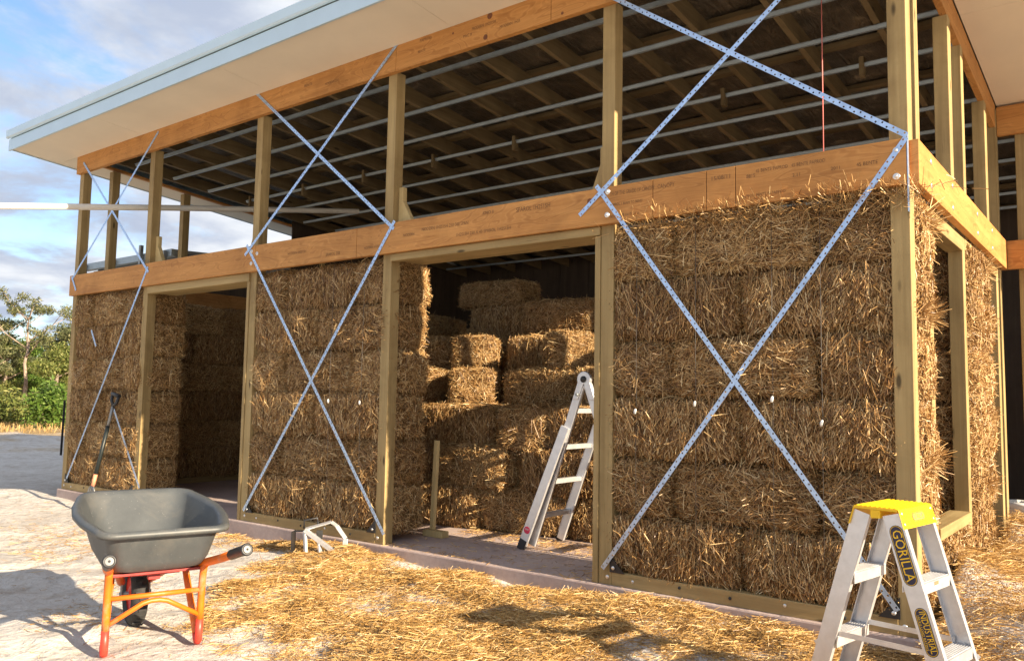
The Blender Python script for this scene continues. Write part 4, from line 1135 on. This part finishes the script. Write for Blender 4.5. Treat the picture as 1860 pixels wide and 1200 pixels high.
MB().box(-0.105, -0.098, -0.02, 0.10, -0.02, 0.17).bar((-0.1, 0.06, 0.165), (0.0, 0.05, 0.17), 0.012, 0.012).build('side_plate', M['black_plastic'], tl)

# white plastic pipe sticking out through the clerestory
P0, P1 = Vector((-8.99, -2.0, 3.078)), Vector((-7.75, 2.9, 3.80))
pp = MB(); pp.tube([P0, (P0 + P1) / 2 + Vector((0, 0, .01)), P1], 0.036, 16, caps=False)
pp.tube([P0 + (P1 - P0) * .0005, P0 + (P1 - P0) * 0.01], 0.032, 16)
pipe = pp.build('plastic_pipe', M['pvc'])
tag(pipe, 'long white plastic pipe poking out between the upper left posts', 'pipe')

# pink string line hanging under the roof
tag(MB().tube([(-0.70, 0.8, hz(.8) - .01), (-0.70, 0.8, 2.72)], 0.0035, 6).build('string_line', M['pink_string']), 'pink string line hanging from the ceiling battens near the corner', 'string')

# white bucket and plastic sheet in the right wing
bk = empty('bucket', (0.02, 4.05, 0.0)); tag(bk, 'white plastic bucket on the floor beyond the far corner post', 'bucket')
MB().lathe([(0.0005, 0.004), (0.125, 0.004), (0.15, 0.36), (0.156, 0.36), (0.158, 0.345), (0.156, 0.33), (0.153, 0.33), (0.13, 0.0), (0.0005, 0.0)], (0, 0, 0), (0, 0, 1), 28).build('pail', M['white_plastic'], bk)
MB().tube([(-0.155, 0, .34), (-0.12, -.09, .30), (0, -.15, .27), (0.12, -.09, .30), (0.155, 0, .34)], 0.004, 6).build('bail_handle', M['steel'], bk)
ps_v, ps_f = [], []
for i in range(25):
    for j in range(21):
        u, v = i / 24, j / 20
        ps_v.append((0.0 + 0.75 * u + .02 * math.sin(9 * v), 5.6 + 0.05 * math.sin(21 * u + 3 * v) + 0.03 * math.sin(47 * u + 7 * v * v), 0.9 + 1.3 * v - .05 * math.sin(5 * u)))
for i in range(24):
    for j in range(20): a = i * 21 + j; ps_f.append((a, a + 21, a + 22, a + 1))
sh = MB().raw(ps_v, ps_f, 0, True).build('plastic_sheet', plain('grey_sheet', (0.38, 0.38, 0.40), 0.25))
sh.modifiers.new('thick', 'SOLIDIFY').thickness = 0.002
tag(sh, 'crumpled grey plastic sheet hanging in the dark right wing', 'plastic sheet')

# black steel picket standing in the sand beyond the building
pk = empty('steel_picket', (-17.1, 3.22, float(ground_z(-17.1, 3.22)))); tag(pk, 'thin black steel picket in the shaded sand beyond the building', 'picket')
MB().bar((0, 0, -0.2), (0.03, 0, 1.15), 0.045, 0.008).bar((0, .012, -0.2), (0.03, .012, 1.15), 0.008, 0.03).build('stake', M['black_plastic'], pk)

# ------------------------------------------------------------------ vegetation beyond
def leaf_cloud(centres, radii, n_each, size, seed, flat=0.7):
    r = np.random.default_rng(seed); Vs = []
    for c, ra in zip(centres, radii):
        n = int(n_each * (ra / 0.5) ** 2)
        g = r.normal(0, 1, (n, 3)); g /= np.linalg.norm(g, axis=1, keepdims=True); g *= (r.random((n, 1)) ** 0.45) * ra; g[:, 2] *= flat
        p = np.array(c) + g
        a = r.normal(0, 1, (n, 3)); a /= np.linalg.norm(a, axis=1, keepdims=True)
        b = np.cross(a, r.normal(0, 1, (n, 3))); b /= np.linalg.norm(b, axis=1, keepdims=True)
        s = size * r.uniform(0.5, 1.3, (n, 1))
        Vs.append(np.stack([p - a * s, p - b * s * 0.32, p + a * s, p + b * s * 0.32], 1).reshape(-1, 3))
    V = np.concatenate(Vs)
    return V, np.arange(len(V)).reshape(-1, 4)
def tree(base, H, seed, leaf, label, cat='tree', group=None, name='gum_tree', spread=1.0, n_limb=7, n_each=160, leafsize=0.16, lean=0.0, crown_from=0.4, trunk_r=0.14, rclump=0.5, cut=None):
    r = random.Random(seed)
    root = empty(name, base); tag(root, label, cat, group)
    tk = MB(); tips = []
    path = [Vector((0, 0, -0.3))]
    for i in range(1, 7):
        path.append(Vector((lean * i / 6 * H * .3 + r.uniform(-.1, .1) * spread * i / 6, r.uniform(-.1, .1) * spread, H * 0.86 * i / 6)))
    tk.tube(path, [trunk_r * (1.15 - 0.95 * i / 6) for i in range(7)], 8)
    for k in range(n_limb):
        f = crown_from + (0.95 - crown_from) * (k + r.random() * .6) / n_limb
        i = min(5, int(f * 6)); p = path[i].lerp(path[i + 1], f * 6 - i)
        a = k * 2.4 + r.uniform(-.5, .5); L = spread * H * r.uniform(0.14, 0.3) * (1.2 - 0.4 * f)
        q1 = p + Vector((math.cos(a) * L * .5, math.sin(a) * L * .5, L * r.uniform(.25, .5)))
        q2 = q1 + Vector((math.cos(a + .3) * L * .55, math.sin(a + .3) * L * .55, L * r.uniform(.3, .7)))
        rr = trunk_r * (0.5 - 0.3 * f)
        tk.tube([p, q1, q2], [rr, rr * .7, rr * .3], 6)
        tips.append(q2); tips.append(q1.lerp(q2, .5) + Vector((r.uniform(-.3, .3), r.uniform(-.3, .3), .15)))
        for _ in range(2):
            q3 = q1 + Vector((r.uniform(-1, 1), r.uniform(-1, 1), r.uniform(.2, .9))) * L * .6
            tk.tube([q1, q3], [rr * .45, rr * .15], 5); tips.append(q3)
    tips.append(path[-1] + Vector((0, 0, .2)))
    tk.build('trunk', M['bark'], root)
    rad = [rclump * r.uniform(.6, 1.25) for _ in tips]
    V, F = leaf_cloud([tuple(t) for t in tips], rad, n_each, leafsize, seed)
    link(bpy.data.objects.new('crown', np_mesh('crown', V, F, M[leaf])), root)
    return root
def shrub(base, H, W, seed, leaf, label, n=60, n_each=170, ls=0.10):
    r = random.Random(seed); root = empty('shrub', base); tag(root, label, 'shrub', 'shrubs beyond the sand')
    cs, rad = [], []; tk = MB()
    for k in range(n):
        a = r.uniform(0, 6.28); q = r.random() ** .5; h_ = H * (0.12 + 0.8 * r.random() * (1 - 0.55 * q * q))
        c = (math.cos(a) * q * W * .8, math.sin(a) * q * W * .8, h_)
        cs.append(c); rad.append(0.13 * H + 0.05)
        if k % 4 == 0: tk.tube([(c[0] * .2, c[1] * .2, -.1), (c[0] * .7, c[1] * .7, h_ * .6), c], [.02, .012, .004], 5)
    tk.build('stems', M['bark'], root)
    V, F = leaf_cloud(cs, rad, n_each, ls, seed, 1.2)
    link(bpy.data.objects.new('foliage', np_mesh('foliage', V, F, M[leaf])), root)
    return root
def gpt(x, y): return (x, y, float(ground_z(x, y)))
TG = 'trees beyond the sand'
tree(gpt(-44.2, 13.3), 6.3, 3, 'leaf_olive', 'tall open-crowned gum tree standing above the other trees', group=TG, spread=1.2, crown_from=0.52, n_limb=8, rclump=0.38, n_each=260, leafsize=0.085, trunk_r=0.11)
tree(gpt(-46.5, 12.3), 5.2, 5, 'leaf_olive', 'olive green tree at the left edge of the photo', group=TG, spread=1.25, rclump=0.5, n_each=300, leafsize=.09, n_limb=9, crown_from=.3)
tree(gpt(-42.2, 14.0), 3.8, 8, 'leaf_yellow', 'yellow green rounded tree just left of the building', group=TG, spread=1.1, rclump=0.55, crown_from=.25, n_each=330, leafsize=.085)
tree(gpt(-50.0, 17.6), 5.4, 9, 'leaf_olive', 'dark olive tree behind the yellow green one', group=TG, spread=1.0, rclump=0.6, n_each=260, leafsize=.1)
tree(gpt(-47.0, 13.4), 4.0, 12, 'leaf_yellow', 'low pale tree with bare limbs left of the tall gum', group=TG, spread=1.5, rclump=0.4, crown_from=.2, n_each=260, leafsize=.085)
tree(gpt(-48.5, 14.9), 4.4, 14, 'leaf_green', 'mid green bushy tree behind the tall gum trunk', group=TG, spread=1.1, rclump=0.6, crown_from=.2, n_each=280, leafsize=.09)
shrub(gpt(-29.3, 8.2), 1.75, 0.85, 21, 'leaf_green', 'bright green rounded shrub beside the building corner')
shrub(gpt(-33.5, 8.7), 1.5, 1.1, 22, 'leaf_yellow', 'olive shrub left of the bright green one')
shrub(gpt(-35.5, 8.4), 1.6, 1.3, 23, 'leaf_yellow', 'yellowish shrub at the left edge of the photo')
shrub(gpt(-36.5, 11.0), 1.4, 1.3, 24, 'leaf_olive', 'dull olive shrub behind the bright green one')
r = np.random.default_rng(77)
cs, rad = [], []
for k in range(420):
    a = R(r.uniform(140, 215)) ; dist = r.uniform(52, 75)
    x, y = 1 + math.cos(a) * dist, -4.8 + math.sin(a) * dist
    cs.append((x, y, r.uniform(0.4, 3.2))); rad.append(r.uniform(0.9, 1.7))
V, F = leaf_cloud(cs, rad, 26, 0.28, 78, 0.9)
tag(link(bpy.data.objects.new('far_woodland', np_mesh('far_woodland', V, F, M['leaf_olive']))), 'low far scrub closing the horizon behind the trees', 'woodland', kind='stuff')
n = 9000
P = np.stack([r.uniform(-48, -25.5, n), r.uniform(2, 17, n)], -1)
z = ground_z(P[:, 0], P[:, 1])
ang = r.uniform(0, 6.28, n); ti = r.normal(1.2, 0.3, n)
D = np.stack([np.cos(ang) * np.cos(ti), np.sin(ang) * np.cos(ti), np.sin(ti)], -1)
N = np.cross(D, r.normal(0, 1, (n, 3))); N /= np.linalg.norm(N, axis=1, keepdims=True)
V, F = strand_mesh(np.stack([P[:, 0], P[:, 1], z + .06], -1), D, N, r.uniform(.12, .3, n), r.uniform(.012, .03, n), r.normal(0, .03, n), r.normal(0, .5, n))
tag(link(bpy.data.objects.new('dry_grass', np_mesh('dry_grass', V, F, M['dry_grass']))), 'dry golden grass beyond the sand mound', 'grass', kind='stuff')
